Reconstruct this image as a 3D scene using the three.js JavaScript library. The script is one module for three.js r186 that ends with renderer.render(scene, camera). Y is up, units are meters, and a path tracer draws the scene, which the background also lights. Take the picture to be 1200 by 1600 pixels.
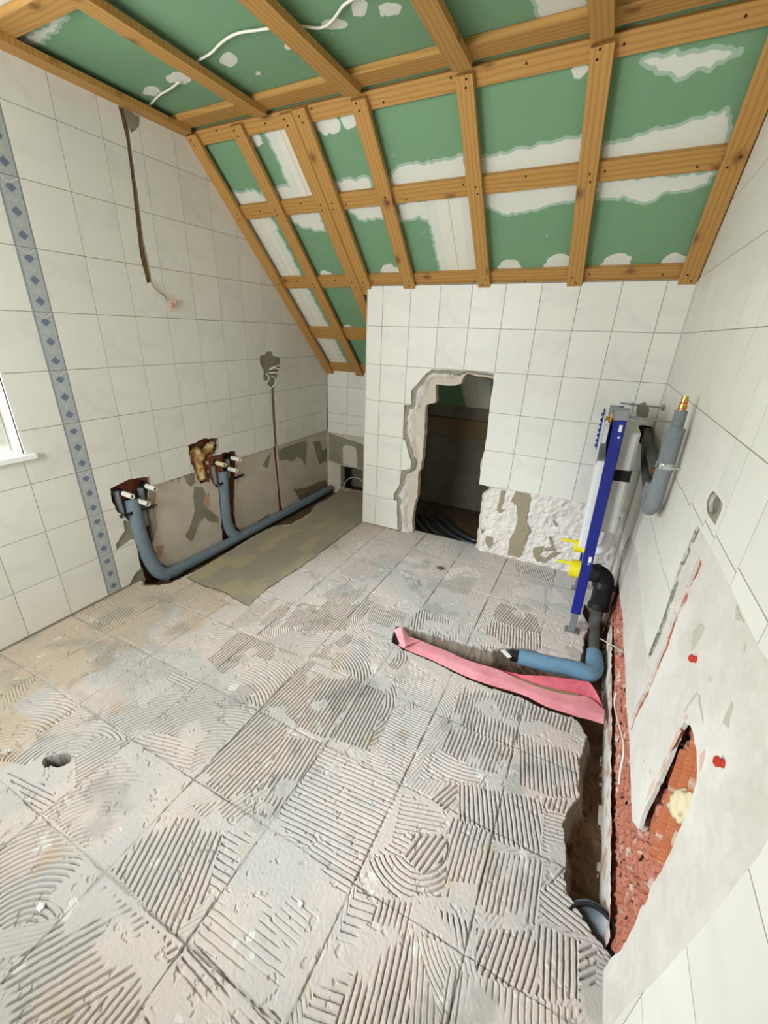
import * as THREE from 'three';
import { mergeGeometries, mergeVertices } from 'three/addons/utils/BufferGeometryUtils.js';
import { RectAreaLightUniformsLib } from 'three/addons/lights/RectAreaLightUniformsLib.js';
import { Brush, Evaluator, SUBTRACTION } from 'three-bvh-csg';

// ---------------------------------------------------------------- camera, sky, window light, exposure
const scene = new THREE.Scene();
const camera = new THREE.PerspectiveCamera(2 * Math.atan(800 / 661.97) * 180 / Math.PI, 1200 / 1600, 0.05, 200);
camera.rotation.order = 'YXZ';
camera.rotation.set(-0.4205, 0.468, 0.0313);
camera.position.set(-0.3205, 1.4743, 2.8789);
camera.setViewOffset(1200, 1600, 20.51, -14.67, 1200, 1600);   // the photograph's lens centre lies a little off the middle
scene.background = new THREE.Color(0.86, 0.93, 1.0);            // bright overcast sky outside the window
scene.backgroundIntensity = 1.7;
const renderer = new THREE.WebGLRenderer({ antialias: true });
renderer.toneMapping = THREE.LinearToneMapping;
renderer.toneMappingExposure = 1.02;
renderer.shadowMap.enabled = true;
RectAreaLightUniformsLib.init();
const WIN = { z0: 1.905, z1: 3.05, y0: 0.905, y1: 2.12 };
const day = new THREE.RectAreaLight(new THREE.Color(0.86, 0.935, 1.0), 7.2, WIN.z1 - WIN.z0 - 0.04, WIN.y1 - WIN.y0 - 0.04);
day.name = 'window_daylight';
day.position.set(-2.89, (WIN.y0 + WIN.y1) / 2, (WIN.z0 + WIN.z1) / 2);
day.lookAt(0, day.position.y, day.position.z);
scene.add(day);
const sun = new THREE.DirectionalLight(new THREE.Color(0.80, 0.91, 1.0), 9.5);   // the sun behind thin cloud: a wide soft disc high over the street
sun.name = 'veiled_sun';
sun.position.set(-2.63 - 6.4, 1.5 + 5.2, 2.45 + 7.0); sun.target.position.set(-2.63, 1.5, 2.45); scene.add(sun, sun.target);
sun.castShadow = true; sun.shadow.radius = 56; sun.shadow.mapSize.set(2048, 2048);
Object.assign(sun.shadow.camera, { left: -5, right: 5, top: 5, bottom: -5, near: 0.5, far: 30 });
const WIN2 = { x0: -2.48, x1: -1.40, y0: 0.95, y1: 2.1, z: 3.6 };  // added window behind the camera, made up to brighten the partition wall
const day2 = new THREE.RectAreaLight(new THREE.Color(0.92, 0.965, 1.0), 21, WIN2.x1 - WIN2.x0 - 0.04, WIN2.y1 - WIN2.y0 - 0.04);  // fill light for the partition wall, set in the added window
day2.name = 'added_fill_light_rear';
day2.position.set((WIN2.x0 + WIN2.x1) / 2, (WIN2.y0 + WIN2.y1) / 2, 3.78);
day2.lookAt(day2.position.x, day2.position.y, 0);
scene.add(day2);

// ---------------------------------------------------------------- measuring helpers
// a pixel of the photograph to the point where its line of sight meets a real plane of the room
const F = 661.97, CX = 579.49, CY = 814.67, EYE = camera.position.clone();
const ROT = new THREE.Matrix4().makeRotationFromEuler(camera.rotation);
function ray(u, v) { return new THREE.Vector3((u - CX) / F, -(v - CY) / F, -1).applyMatrix4(ROT); }
function onPlane(u, v, n, d) { const r = ray(u, v); return EYE.clone().addScaledVector(r, (d - EYE.dot(n)) / r.dot(n)); }
const NX = new THREE.Vector3(1, 0, 0), NY = new THREE.Vector3(0, 1, 0), NZ = new THREE.Vector3(0, 0, 1);
const XL = -2.628, XR = 0, ZR = -0.673, XK = -1.853;             // left wall, right wall, recess wall, left end of the partition
const lw = (u, v, x = XL) => { const p = onPlane(u, v, NX, x); return [p.z, p.y]; };
const rw = (u, v, x = XR) => { const p = onPlane(u, v, NX, x); return [p.z, p.y]; };
const kw = (u, v, z = 0) => { const p = onPlane(u, v, NZ, z); return [p.x, p.y]; };
const fl = (u, v, y = 0) => { const p = onPlane(u, v, NY, y); return [p.x, p.z]; };
const SA = Math.atan(0.95), SN = new THREE.Vector3(0, -Math.cos(SA), Math.sin(SA)), S0 = new THREE.Vector3(0, 1.735, 0), SD = new THREE.Vector3(0, Math.sin(SA), Math.cos(SA));
const BT = 0.027;                                                 // batten thickness
const sl = (u, v, off = 2 * BT) => { const p = onPlane(u, v, SN, SN.dot(S0) - off); return [p.x, p.clone().sub(S0).dot(SD)]; };
const ce = (u, v, y = 2.42 + 2 * BT) => { const p = onPlane(u, v, NY, y); return [p.x, p.z]; };
const px = (fn, list, ...more) => list.map(([u, v]) => fn(u, v, ...more));

// ---------------------------------------------------------------- names, things, labels
const taken = {};
function numbered(name) { const k = taken[name] = (taken[name] ?? -1) + 1; return k ? name + '_' + String(k).padStart(3, '0') : name; }
function shade(o) { o.castShadow = true; o.receiveShadow = true; return o; }
function mesh(name, geo, mat, parent) { const m = shade(new THREE.Mesh(geo, mat)); m.name = parent ? name : numbered(name); (parent ?? scene).add(m); return m; }
function thing(name, label, category, at = [0, 0, 0], group) {
  const o = new THREE.Group(); o.name = numbered(name); o.position.set(...at); scene.add(o);
  o.userData = { label, category }; if (group) o.userData.group = group;
  return o;
}
function tag(o, label, category, group) { o.userData = { label, category }; if (group) o.userData.group = group; return o; }
function struct(name) { const o = new THREE.Group(); o.name = name; o.userData.kind = 'structure'; scene.add(o); return o; }

// ---------------------------------------------------------------- noise
function hash(x, y, s = 0) { let h = (x * 374761393 + y * 668265263 + s * 2147483647) | 0; h = Math.imul(h ^ (h >>> 13), 1274126177); return ((h ^ (h >>> 16)) >>> 0) / 4294967296; }
function noise(x, y, s = 0) {
  const i = Math.floor(x), j = Math.floor(y), a = x - i, b = y - j, u = a * a * (3 - 2 * a), v = b * b * (3 - 2 * b);
  return (hash(i, j, s) * (1 - u) + hash(i + 1, j, s) * u) * (1 - v) + (hash(i, j + 1, s) * (1 - u) + hash(i + 1, j + 1, s) * u) * v;
}
const fbm = (x, y, s = 0, n = 4) => { let t = 0, a = 0.5, w = 0; for (let k = 0; k < n; k++) { t += a * noise(x, y, s + k); w += a; a /= 2; x *= 2.03; y *= 2.03; } return t / w; };
let seed = 12345;
const rnd = () => { seed = (Math.imul(seed, 1664525) + 1013904223) >>> 0; return seed / 4294967296; };
const R = (a, b) => a + (b - a) * rnd();
const mix = (a, b, t) => a + (b - a) * t, clamp = (x, a = 0, b = 1) => Math.min(b, Math.max(a, x)), step = (a, b, x) => { const t = clamp((x - a) / (b - a)); return t * t * (3 - 2 * t); };
const lin = (c) => (c <= 0.04045 ? c / 12.92 : ((c + 0.055) / 1.055) ** 2.4);
const rgb = (r, g, b) => [lin(r / 255), lin(g / 255), lin(b / 255)];
const mixc = (a, b, t) => [mix(a[0], b[0], t), mix(a[1], b[1], t), mix(a[2], b[2], t)];

// ---------------------------------------------------------------- 2D helpers
function inside(p, poly) { let c = false; for (let i = 0, j = poly.length - 1; i < poly.length; j = i++) { const [a, b] = poly[i], [d, e] = poly[j]; if ((b > p[1]) !== (e > p[1]) && p[0] < (d - a) * (p[1] - b) / (e - b) + a) c = !c; } return c; }
function edgeDistance(p, poly, closed = true) {
  let best = 1e9; const n = poly.length;
  for (let i = 0; i < (closed ? n : n - 1); i++) {
    const [a, b] = poly[i], [c, d] = poly[(i + 1) % n], x = c - a, y = d - b, t = clamp(((p[0] - a) * x + (p[1] - b) * y) / (x * x + y * y || 1));
    best = Math.min(best, Math.hypot(p[0] - a - t * x, p[1] - b - t * y));
  }
  return best;
}
function box2(poly) { const x = poly.map((p) => p[0]), y = poly.map((p) => p[1]); return [Math.min(...x), Math.min(...y), Math.max(...x), Math.max(...y)]; }
function rough(poly, size = 0.02, amp = 0.004, s = 1) {            // a broken edge: the outline cut into short crooked pieces
  const out = [];
  poly.forEach((p, i) => {
    const q = poly[(i + 1) % poly.length], L = Math.hypot(q[0] - p[0], q[1] - p[1]), n = Math.max(1, Math.round(L / size));
    for (let k = 0; k < n; k++) { const t = k / n, o = (k ? 1 : 0.4) * amp * 2 * (hash(i * 31 + k, s, 7) - 0.5); out.push([mix(p[0], q[0], t) + o * (q[1] - p[1]) / (L || 1), mix(p[1], q[1], t) - o * (q[0] - p[0]) / (L || 1)]); }
  });
  return out;
}
const shapeOf = (poly, holes = []) => { const s = new THREE.Shape(poly.map((p) => new THREE.Vector2(...p))); s.holes = holes.map((h) => new THREE.Path(h.map((p) => new THREE.Vector2(...p)))); return s; };
const rect = (a, b, c, d) => [[a, b], [c, b], [c, d], [a, d]];
// plane frames: (a, b, h) -> room; h runs out of the wall towards the room
const FR = {
  left: (a, b, h) => [XL + h, b, a], right: (a, b, h) => [XR - h, b, a], back: (a, b, h) => [a, b, h], recess: (a, b, h) => [a, b, ZR + h],
  floor: (a, b, h) => [a, h, b], front: (a, b, h) => [a, b, 3.6 - h],
};
const MAT = {};
for (const k of Object.keys(FR)) {
  const o = new THREE.Vector3(...FR[k](0, 0, 0)), e = [[1, 0, 0], [0, 1, 0], [0, 0, 1]].map((v) => new THREE.Vector3(...FR[k](...v)).sub(o));
  MAT[k] = new THREE.Matrix4().makeBasis(...e).setPosition(o);
}
function place(geo, frame) {                                        // flat work (x, y, z) -> plane frame, winding kept outward
  const m = MAT[frame]; geo.applyMatrix4(m);
  if (m.determinant() < 0) flip(geo);
  return geo;
}
function flip(geo) {
  if (geo.index) { const a = geo.index.array; for (let i = 0; i < a.length; i += 3) { const t = a[i]; a[i] = a[i + 1]; a[i + 1] = t; } } else {
    for (const k of Object.keys(geo.attributes)) { const A = geo.attributes[k], s = A.itemSize; for (let i = 0; i < A.count; i += 3) for (let c = 0; c < s; c++) { const t = A.array[i * s + c]; A.array[i * s + c] = A.array[(i + 1) * s + c]; A.array[(i + 1) * s + c] = t; } }
  }
  if (geo.attributes.normal) geo.computeVertexNormals();
  return geo;
}
function metric(geo, ou = 0, ov = 0, turn = false) {                // uv in metres, each face along its own plane
  geo = geo.index ? geo.toNonIndexed() : geo; if (!geo.attributes.normal) geo.computeVertexNormals();
  const p = geo.attributes.position, n = geo.attributes.normal, uv = new Float32Array(p.count * 2);
  for (let i = 0; i < p.count; i++) {
    const x = p.getX(i), y = p.getY(i), z = p.getZ(i), ax = Math.abs(n.getX(i)), ay = Math.abs(n.getY(i)), az = Math.abs(n.getZ(i));
    let a, b; if (ax >= ay && ax >= az) { a = z; b = y; } else if (ay >= az) { a = x; b = z; } else { a = x; b = y; }
    if (turn) [a, b] = [b, a];
    uv[2 * i] = a + ou; uv[2 * i + 1] = b + ov;
  }
  geo.setAttribute('uv', new THREE.BufferAttribute(uv, 2));
  return geo;
}
function slab(poly, holes, h0, h1, frame) {                         // a plate between the heights h0 and h1 of a frame
  const g = new THREE.ExtrudeGeometry(shapeOf(poly, holes), { depth: h1 - h0, bevelEnabled: false, curveSegments: 1 }); g.translate(0, 0, h0);
  return metric(place(g, frame));
}
function relief(o) {                                                // a broken, rough or trowelled surface as a fine grid with its own relief
  const [x0, y0, x1, y1] = o.box ?? box2(o.poly), nx = Math.max(2, Math.round((x1 - x0) / o.step)), ny = Math.max(2, Math.round((y1 - y0) / o.step));
  const pos = [], col = [], idx = [], id = new Int32Array((nx + 1) * (ny + 1)).fill(-1);
  const at = (i, j) => {
    const k = j * (nx + 1) + i; if (id[k] >= 0) return id[k];
    const a = x0 + (x1 - x0) * i / nx, b = y0 + (y1 - y0) * j / ny, h = o.height(a, b), P = FR[o.frame](a, b, h);
    pos.push(...P); if (o.color) col.push(...o.color(a, b, h));
    return (id[k] = pos.length / 3 - 1);
  };
  for (let j = 0; j < ny; j++) for (let i = 0; i < nx; i++) {
    if (o.keep && !o.keep(x0 + (x1 - x0) * (i + 0.5) / nx, y0 + (y1 - y0) * (j + 0.5) / ny)) continue;
    const a = at(i, j), b = at(i + 1, j), c = at(i + 1, j + 1), d = at(i, j + 1); idx.push(a, b, c, a, c, d);
  }
  const g = new THREE.BufferGeometry(); g.setAttribute('position', new THREE.Float32BufferAttribute(pos, 3));
  if (o.color) g.setAttribute('color', new THREE.Float32BufferAttribute(col, 3));
  g.setIndex(idx); if (MAT[o.frame].determinant() < 0) flip(g);
  g.computeVertexNormals();
  return g;
}
// ---------------------------------------------------------------- solid helpers
function block(w, h, d, bevel = 0.002) {                            // a box with chamfered edges, centred
  const b = Math.min(bevel, w / 3, h / 3, d / 3), s = shapeOf(rect(-w / 2 + b, -h / 2 + b, w / 2 - b, h / 2 - b));
  const g = new THREE.ExtrudeGeometry(s, { depth: d - 2 * b, bevelEnabled: true, bevelThickness: b, bevelSize: b, bevelSegments: 1, curveSegments: 1 }); g.translate(0, 0, -d / 2 + b);
  return g;
}
const V = (p) => new THREE.Vector3(...p);
function tube(points, r, n = 12, seg, caps = true) {
  const c = new THREE.CatmullRomCurve3(points.map(V), false, 'centripetal'), s = seg ?? Math.max(8, points.length * 8), g = [new THREE.TubeGeometry(c, s, r, n).toNonIndexed()];
  if (caps) for (const t of [0, 1]) { const d = new THREE.CircleGeometry(r, n), dir = c.getTangentAt(t).multiplyScalar(t ? 1 : -1); d.applyQuaternion(new THREE.Quaternion().setFromUnitVectors(NZ, dir)); const q = c.getPointAt(t); d.translate(q.x, q.y, q.z); g.push(d.toNonIndexed()); }
  return mergeGeometries(g);
}
function rod(a, b, r, n = 14, r2 = r) {
  const A = V(a), B = V(b), g = new THREE.CylinderGeometry(r2, r, A.distanceTo(B), n); g.applyQuaternion(new THREE.Quaternion().setFromUnitVectors(NY, B.clone().sub(A).normalize()));
  const m = A.add(B).multiplyScalar(0.5); g.translate(m.x, m.y, m.z); return g.toNonIndexed();
}
function hollow(a, b, r, ri, n = 16, bore = 0.3) {                              // an open pipe stub: wall thickness and a bore
  const A = V(a), B = V(b), L = A.distanceTo(B), g = new THREE.LatheGeometry([[r, 0], [r, L - 0.001], [r - 0.001, L], [ri, L], [ri, L * bore], [0.0001, L * bore]].map((p) => new THREE.Vector2(...p)), n);
  g.applyQuaternion(new THREE.Quaternion().setFromUnitVectors(NY, B.clone().sub(A).normalize())); g.translate(A.x, A.y, A.z); return g.toNonIndexed();
}
function joined(list) { return mergeGeometries(list.map((g) => { g = g.index ? g.toNonIndexed() : g; for (const k of Object.keys(g.attributes)) if (!['position', 'normal', 'uv'].includes(k)) g.deleteAttribute(k); if (!g.attributes.normal) g.computeVertexNormals(); if (!g.attributes.uv) g.setAttribute('uv', new THREE.BufferAttribute(new Float32Array(g.attributes.position.count * 2), 2)); return g; })); }
function lump(at, r, s, amp = 0.35, flat = [1, 1, 1]) {
  const g = mergeVertices(new THREE.IcosahedronGeometry(1, 5).deleteAttribute('normal').deleteAttribute('uv')), p = g.attributes.position;
  for (let i = 0; i < p.count; i++) { const x = p.getX(i), y = p.getY(i), z = p.getZ(i), k = r * (1 + amp * (fbm(x * 2 + s, y * 2 + z * 1.7 + 5, s, 4) - 0.5) * 2); p.setXYZ(i, at[0] + x * k * flat[0], at[1] + y * k * flat[1], at[2] + z * k * flat[2]); }
  g.computeVertexNormals(); return g;
}
// ---------------------------------------------------------------- materials
function canvasTexture(w, h, draw, srgb = true) {
  const c = document.createElement('canvas'); c.width = w; c.height = h; draw(c.getContext('2d'), w, h);
  const t = new THREE.CanvasTexture(c); if (srgb) t.colorSpace = THREE.SRGBColorSpace; t.wrapS = t.wrapT = THREE.RepeatWrapping; t.magFilter = THREE.LinearFilter; return t;
}
function dataTexture(w, h, f, srgb = false) {
  const d = new Uint8Array(w * h * 4);
  for (let j = 0; j < h; j++) for (let i = 0; i < w; i++) { const v = f(i / w, j / h, i, j), k = 4 * (j * w + i); if (typeof v === 'number') d[k] = d[k + 1] = d[k + 2] = clamp(v, 0, 255); else for (let c = 0; c < 3; c++) d[k + c] = clamp(v[c], 0, 255); d[k + 3] = 255; }
  const t = new THREE.DataTexture(d, w, h); t.wrapS = t.wrapT = THREE.RepeatWrapping; t.magFilter = THREE.LinearFilter; t.minFilter = THREE.LinearMipmapLinearFilter; t.generateMipmaps = true; if (srgb) t.colorSpace = THREE.SRGBColorSpace; t.needsUpdate = true; return t;
}
const std = (o) => new THREE.MeshStandardMaterial({ roughness: 0.85, ...o });
const wrapNoise = (u, v, k, s) => { const a = fbm(u * k, v * k, s), b = fbm((u - 1) * k, v * k, s), c = fbm(u * k, (v - 1) * k, s), d = fbm((u - 1) * k, (v - 1) * k, s); return mix(mix(a, b, u), mix(c, d, u), v); };
const grain = dataTexture(512, 512, (u, v, i, j) => 255 * (0.7 * wrapNoise(u, v, 24, 3) + 0.3 * hash(i, j, 5)));     // fine plaster grain, 0.4 m
grain.repeat.set(2.5, 2.5);
function mottled(base, spread, k, s) { const t = dataTexture(512, 512, (u, v, i, j) => { const n = wrapNoise(u, v, k, s) - 0.5, f = wrapNoise(u, v, k * 6, s + 9) - 0.5, g = hash(i, j, s) - 0.5; return base.map((c, q) => c + spread[q] * (n * 1.6 + f * 0.7 + g * 0.16)); }, true); t.repeat.set(1.4, 1.4); return t; }
const M = {};
// glazed wall tile: faint grey clouds in a warm white glaze
const marble = dataTexture(1024, 1024, (u, v) => {
  const w = wrapNoise(u, v, 6, 21), a = wrapNoise(u, v, 5, 31), vein = Math.abs(wrapNoise((u + 0.06 * w) % 1, v, 5, 41) - 0.5);
  const g = -7 * step(0.5, 0.72, a) - 6 * step(0.06, 0.0, vein) * step(0.42, 0.6, w);
  return [231 + g, 228 + g, 218 + g * 0.9];
}, true);
M.tile = [0, 1, 2].map((k) => new THREE.MeshPhysicalMaterial({ map: marble, color: new THREE.Color().setRGB(...[[0.98, 0.98, 0.98], [0.96, 0.96, 0.955], [1, 1, 1]][k]), roughness: 0.5, clearcoat: 0.12, clearcoatRoughness: 0.3 }));
M.grout = std({ map: mottled([150, 143, 126], [26, 26, 26], 20, 55), roughness: 0.95 });
M.plaster = std({ map: mottled([206, 194, 178], [20, 22, 26], 7, 61), bumpMap: grain, bumpScale: 0.0015 });
M.plasterWhite = std({ map: mottled([214, 208, 198], [26, 28, 32], 6, 71), bumpMap: grain, bumpScale: 0.002 });
M.masonry = std({ color: 0x9a5a3e });
M.adhesive = std({ map: mottled([142, 136, 118], [26, 26, 26], 10, 81), bumpMap: grain, bumpScale: 0.002 });
M.rough = std({ vertexColors: true, roughness: 0.95 });
M.roughGrain = std({ vertexColors: true, roughness: 0.95, bumpMap: grain, bumpScale: 0.0015 });
M.dirt = std({ map: mottled([92, 72, 52], [40, 34, 28], 14, 91), bumpMap: grain, bumpScale: 0.004 });
M.concrete = std({ map: mottled([120, 112, 98], [24, 24, 22], 9, 93), bumpMap: grain, bumpScale: 0.002 });
// spruce batten
const wood = [0, 1].map((q) => {
  const t = dataTexture(1024, 256, (u, v) => {
    let d = 0; for (const [a, b] of [[0.16 + q * 0.2, 0.3], [0.57, 0.74 - q * 0.3], [0.86, 0.2 + q * 0.4]]) { const r = Math.hypot((u - a) * 9, (v - b) * 3.2); d += 0.8 * Math.exp(-r * r * 26); }
    const ring = v * 26 + 3.2 * (wrapNoise(u, v, 3, 17 + q) - 0.5) + d * 3, l = 0.5 + 0.5 * Math.sin(ring * 2 * Math.PI / 2), f = wrapNoise(u * 3 % 1, (v * 40) % 1, 9, 4);
    const k = 0.6 * l ** 3 + 0.3 * f, dark = Math.min(1, d * 1.1);
    return [mix(mix(192, 164, k), 116, dark), mix(mix(146, 116, k), 74, dark), mix(mix(78, 54, k), 36, dark)];
  }, true); t.repeat.set(0.9, 3.6); return t;
});
M.wood = wood.map((map) => std({ map, roughness: 0.62 }));
M.screw = std({ color: 0x2b2118, roughness: 0.5, metalness: 0.4 });
M.blueFrame = std({ color: new THREE.Color().setRGB(0.008, 0.018, 0.22), roughness: 0.35 });
M.zinc = std({ color: 0x9b9da0, roughness: 0.42, metalness: 0.75 });
M.paleSteel = std({ color: 0xc3d3dc, roughness: 0.5, metalness: 0.1 });
M.whitePlastic = std({ color: 0xe9ebe8, roughness: 0.42 });
M.foamWhite = std({ color: 0xd9d9d2, roughness: 0.8 });
M.black = std({ color: 0x17181a, roughness: 0.4 });
M.blackMatt = std({ color: 0x1e1e1e, roughness: 0.9 });
M.yellow = std({ color: 0xf2e01c, roughness: 0.42 });
M.brass = std({ color: 0xc79a4a, roughness: 0.25, metalness: 0.95 });
M.chrome = std({ color: 0xd0d4d6, roughness: 0.15, metalness: 1 });
const lagging = (base) => std({ map: mottled(base, [20, 20, 20], 12, 101), bumpMap: grain, bumpScale: 0.003, roughness: 0.72 });
M.laggingBlue = lagging([118, 133, 142]); M.laggingSky = lagging([112, 150, 176]); M.laggingGrey = lagging([138, 145, 148]); M.laggingDark = lagging([92, 90, 86]);
M.stub = std({ color: 0xe8e4d6, roughness: 0.4 }); M.stubYellow = std({ color: 0xdfd9a8, roughness: 0.4 });
M.copper = std({ color: 0x8a4a30, roughness: 0.6, metalness: 0.3 });
M.cable = std({ color: 0xe6e0cf, roughness: 0.5 }); M.cableDark = std({ color: 0x94724f, roughness: 0.6 });
M.connector = std({ color: 0xd98a72, roughness: 0.5 });
M.red = std({ color: 0xc8391f, roughness: 0.45 });
M.pink = new THREE.MeshStandardMaterial({ map: mottled([238, 156, 164], [20, 40, 36], 7, 111), roughness: 0.6 });
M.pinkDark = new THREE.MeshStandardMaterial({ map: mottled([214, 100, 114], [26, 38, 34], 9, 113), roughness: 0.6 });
M.card = std({ color: 0x8a7650 });
M.paper = std({ color: 0xe8e6e0 });
M.insulFoam = std({ vertexColors: true, roughness: 0.9 });
M.blackPipe = std({ color: 0x2a2d31, roughness: 0.35 });
M.frame = std({ color: 0xf2f2ee, roughness: 0.35 });
M.glass = new THREE.MeshPhysicalMaterial({ transmission: 1, thickness: 0, roughness: 0, ior: 1.45, color: 0xffffff });
M.house = std({ color: 0xb9b19d, roughness: 0.9 });
M.houseRoof = std({ color: 0x7d6a5d, roughness: 0.9 });
M.housePane = std({ color: 0x39424a, roughness: 0.1 });
M.sealant = std({ color: 0xc8c6be, roughness: 0.8 });

M.adhesiveLight = std({ map: mottled([190, 184, 168], [22, 22, 22], 10, 87), bumpMap: grain, bumpScale: 0.002 });

M.pipeRim = std({ color: 0x434a52, roughness: 0.35 });
M.brickDust = std({ map: mottled([214, 176, 160], [26, 34, 34], 14, 89) });
// ---------------------------------------------------------------- tiling
const evaluator = new Evaluator(); evaluator.useGroups = false; evaluator.attributes = ['position', 'normal', 'uv'];
const TH = 0.008, tileShapes = {};
function tileBox(w, h) {                                            // a glazed tile lying on h = -TH .. 0, its edges eased
  const g = block(w, h, TH, 0.0003); g.translate(w / 2, h / 2, -TH / 2); return g;
}
function tileUV(g, k) { g = g.index ? g.toNonIndexed() : g; const p = g.attributes.position, uv = new Float32Array(p.count * 2), ou = (k * 0.371) % 1, ov = (k * 0.613) % 1; for (let i = 0; i < p.count; i++) { uv[2 * i] = p.getX(i) * 0.9 + ou; uv[2 * i + 1] = p.getY(i) * 0.9 + ov; } g.setAttribute('uv', new THREE.BufferAttribute(uv, 2)); return g; }
// lay one tile of the frame from (a0,b0) to (a1,b1), leaving out what the cut outlines cover
function layTile(parent, frame, a0, b0, a1, b1, cuts, n, name = 'tile', mat) {
  const J = 0.0030, w = a1 - a0 - J, h = b1 - b0 - J; if (w < 0.012 || h < 0.012) return;
  const r = [a0, b0, a1, b1], hit = cuts.filter((c) => c.b[0] < r[2] && c.b[2] > r[0] && c.b[1] < r[3] && c.b[3] > r[1]);
  const corners = rect(a0 + J, b0 + J, a1 - J, b1 - J);
  for (const c of hit) if (c.convexOut !== false && corners.every((p) => inside(p, c.p)) && !c.p.some((p) => p[0] > a0 && p[0] < a1 && p[1] > b0 && p[1] < b1)) return;
  const key = w.toFixed(4) + 'x' + h.toFixed(4) + '_' + (n % 5);
  let g;
  const real = hit.filter((c) => c.p.some((p) => p[0] > a0 && p[0] < a1 && p[1] > b0 && p[1] < b1) || corners.some((p) => inside(p, c.p)));
  if (!real.length) { g = tileShapes[key] ??= tileUV(tileBox(w, h), n % 5); } else {
    let A = new Brush(tileUV(tileBox(w, h), n % 5)); A.updateMatrixWorld();
    for (const c of real) {
      const B = new Brush(new THREE.ExtrudeGeometry(shapeOf(c.p.map((p) => [p[0] - a0 - J / 2, p[1] - b0 - J / 2])), { depth: TH * 3, bevelEnabled: false }).translate(0, 0, -2 * TH)); B.updateMatrixWorld();
      A = evaluator.evaluate(A, B, SUBTRACTION); A.updateMatrixWorld();
    }
    g = A.geometry; if (!g.attributes.position.count) return;
  }
  const m = mesh(name, g, mat ?? M.tile[Math.floor(hash(n, 3, 9) * 3)], parent);
  // frames that mirror are turned instead of mirrored: the tile's front always looks into the room
  const z = new THREE.Vector3(...FR[frame](0, 0, 1)).sub(new THREE.Vector3(...FR[frame](0, 0, 0))), y = NY, x = new THREE.Vector3().crossVectors(y, z);
  const o = new THREE.Vector3(...FR[frame](a0 + J / 2, b0 + J / 2, 0)), along = new THREE.Vector3(...FR[frame](1, 0, 0)).sub(new THREE.Vector3(...FR[frame](0, 0, 0)));
  const mirrored = along.dot(x) < 0;
  const mm = new THREE.Matrix4().makeBasis(x, y, z);
  if (mirrored && real.length) { const gg = g.clone().applyMatrix4(new THREE.Matrix4().makeScale(-1, 1, 1)); flip(gg); m.geometry = gg; m.position.copy(o); }
  else m.position.copy(mirrored ? new THREE.Vector3(...FR[frame](a1 - J / 2, b0 + J / 2, 0)) : o);
  m.quaternion.setFromRotationMatrix(mm);
  return m;
}
function carved(poly, holes, h0, h1, frame) {                          // a plate with outlines cut out of it, which may overlap its edge and each other
  let A = new Brush(new THREE.ExtrudeGeometry(shapeOf(poly), { depth: h1 - h0, bevelEnabled: false }).translate(0, 0, h0)); A.updateMatrixWorld();
  for (const p of holes) { const B = new Brush(new THREE.ExtrudeGeometry(shapeOf(p), { depth: h1 - h0 + 0.04, bevelEnabled: false }).translate(0, 0, h0 - 0.02)); B.updateMatrixWorld(); A = evaluator.evaluate(A, B, SUBTRACTION); A.updateMatrixWorld(); }
  return metric(place(A.geometry.index ? A.geometry.toNonIndexed() : A.geometry, frame));
}
const cut = (p) => ({ p, b: box2(p) });
const inset = (poly, d) => { const c = poly.reduce((s, p) => [s[0] + p[0] / poly.length, s[1] + p[1] / poly.length], [0, 0]); return poly.map(([a, b]) => { const L = Math.hypot(a - c[0], b - c[1]); return [a + (c[0] - a) * d / L, b + (c[1] - b) * d / L]; }); };

// ================================================================ LEFT WALL (window, two water points, chases)
const wallLeft = struct('wall_left');
const ROWY = (j) => 2.2637 - 0.25 * j, COLZ = (k) => 1.6297 - 0.2085 * k, BATH = 0.572;
const chase1 = rough(px(lw, [[172, 763], [183, 758], [204, 749], [233, 744], [236, 751], [235, 763], [232, 784], [234, 797], [236, 815], [240, 847], [244, 861], [250, 878], [268, 890], [275, 899], [262, 914], [225, 914], [219, 880], [213, 853], [210, 842], [200, 813], [192, 805], [181, 797], [174, 778]]), 0.02, 0.004, 3);
const chase2 = rough(px(lw, [[324, 715], [327, 713], [339, 711], [350, 707], [369, 705], [371, 715], [370, 742], [368, 767], [368, 805], [371, 824], [380, 830], [378, 846], [350, 852], [348, 826], [347, 805], [344, 778], [343, 763], [335, 757], [329, 745], [326, 728]]), 0.02, 0.004, 5);
const foamHole = rough(px(lw, [[294, 697], [312, 687], [331, 684], [343, 686], [341, 701], [338, 710], [327, 713], [324, 722], [329, 742], [331, 753], [315, 757], [308, 742], [304, 736], [297, 717]]), 0.018, 0.006, 7);
const slot1 = rough(px(lw, [[184, 165], [196, 168], [202, 200], [208, 250], [216, 300], [224, 370], [233, 410], [238, 440], [230, 443], [219, 400], [210, 320], [203, 260], [197, 215], [190, 185]]), 0.02, 0.0015, 9);
const flake1 = rough(px(lw, [[196, 168], [219, 182], [218, 196], [213, 202], [204, 207], [201, 196]]), 0.02, 0.003, 10);
const slot2 = rough(px(lw, [[423.5, 598], [428.5, 598], [430.5, 650], [433.5, 700], [438, 750], [442, 790], [446, 803], [438, 806], [435.5, 760], [430, 710], [426, 650]]), 0.02, 0.0015, 11);
const boxHole = rough(px(lw, [[411, 573], [420, 566], [430, 567], [436, 573], [434, 588], [430, 600], [425, 604], [418, 598], [413, 586]]), 0.015, 0.004, 13);
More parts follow.
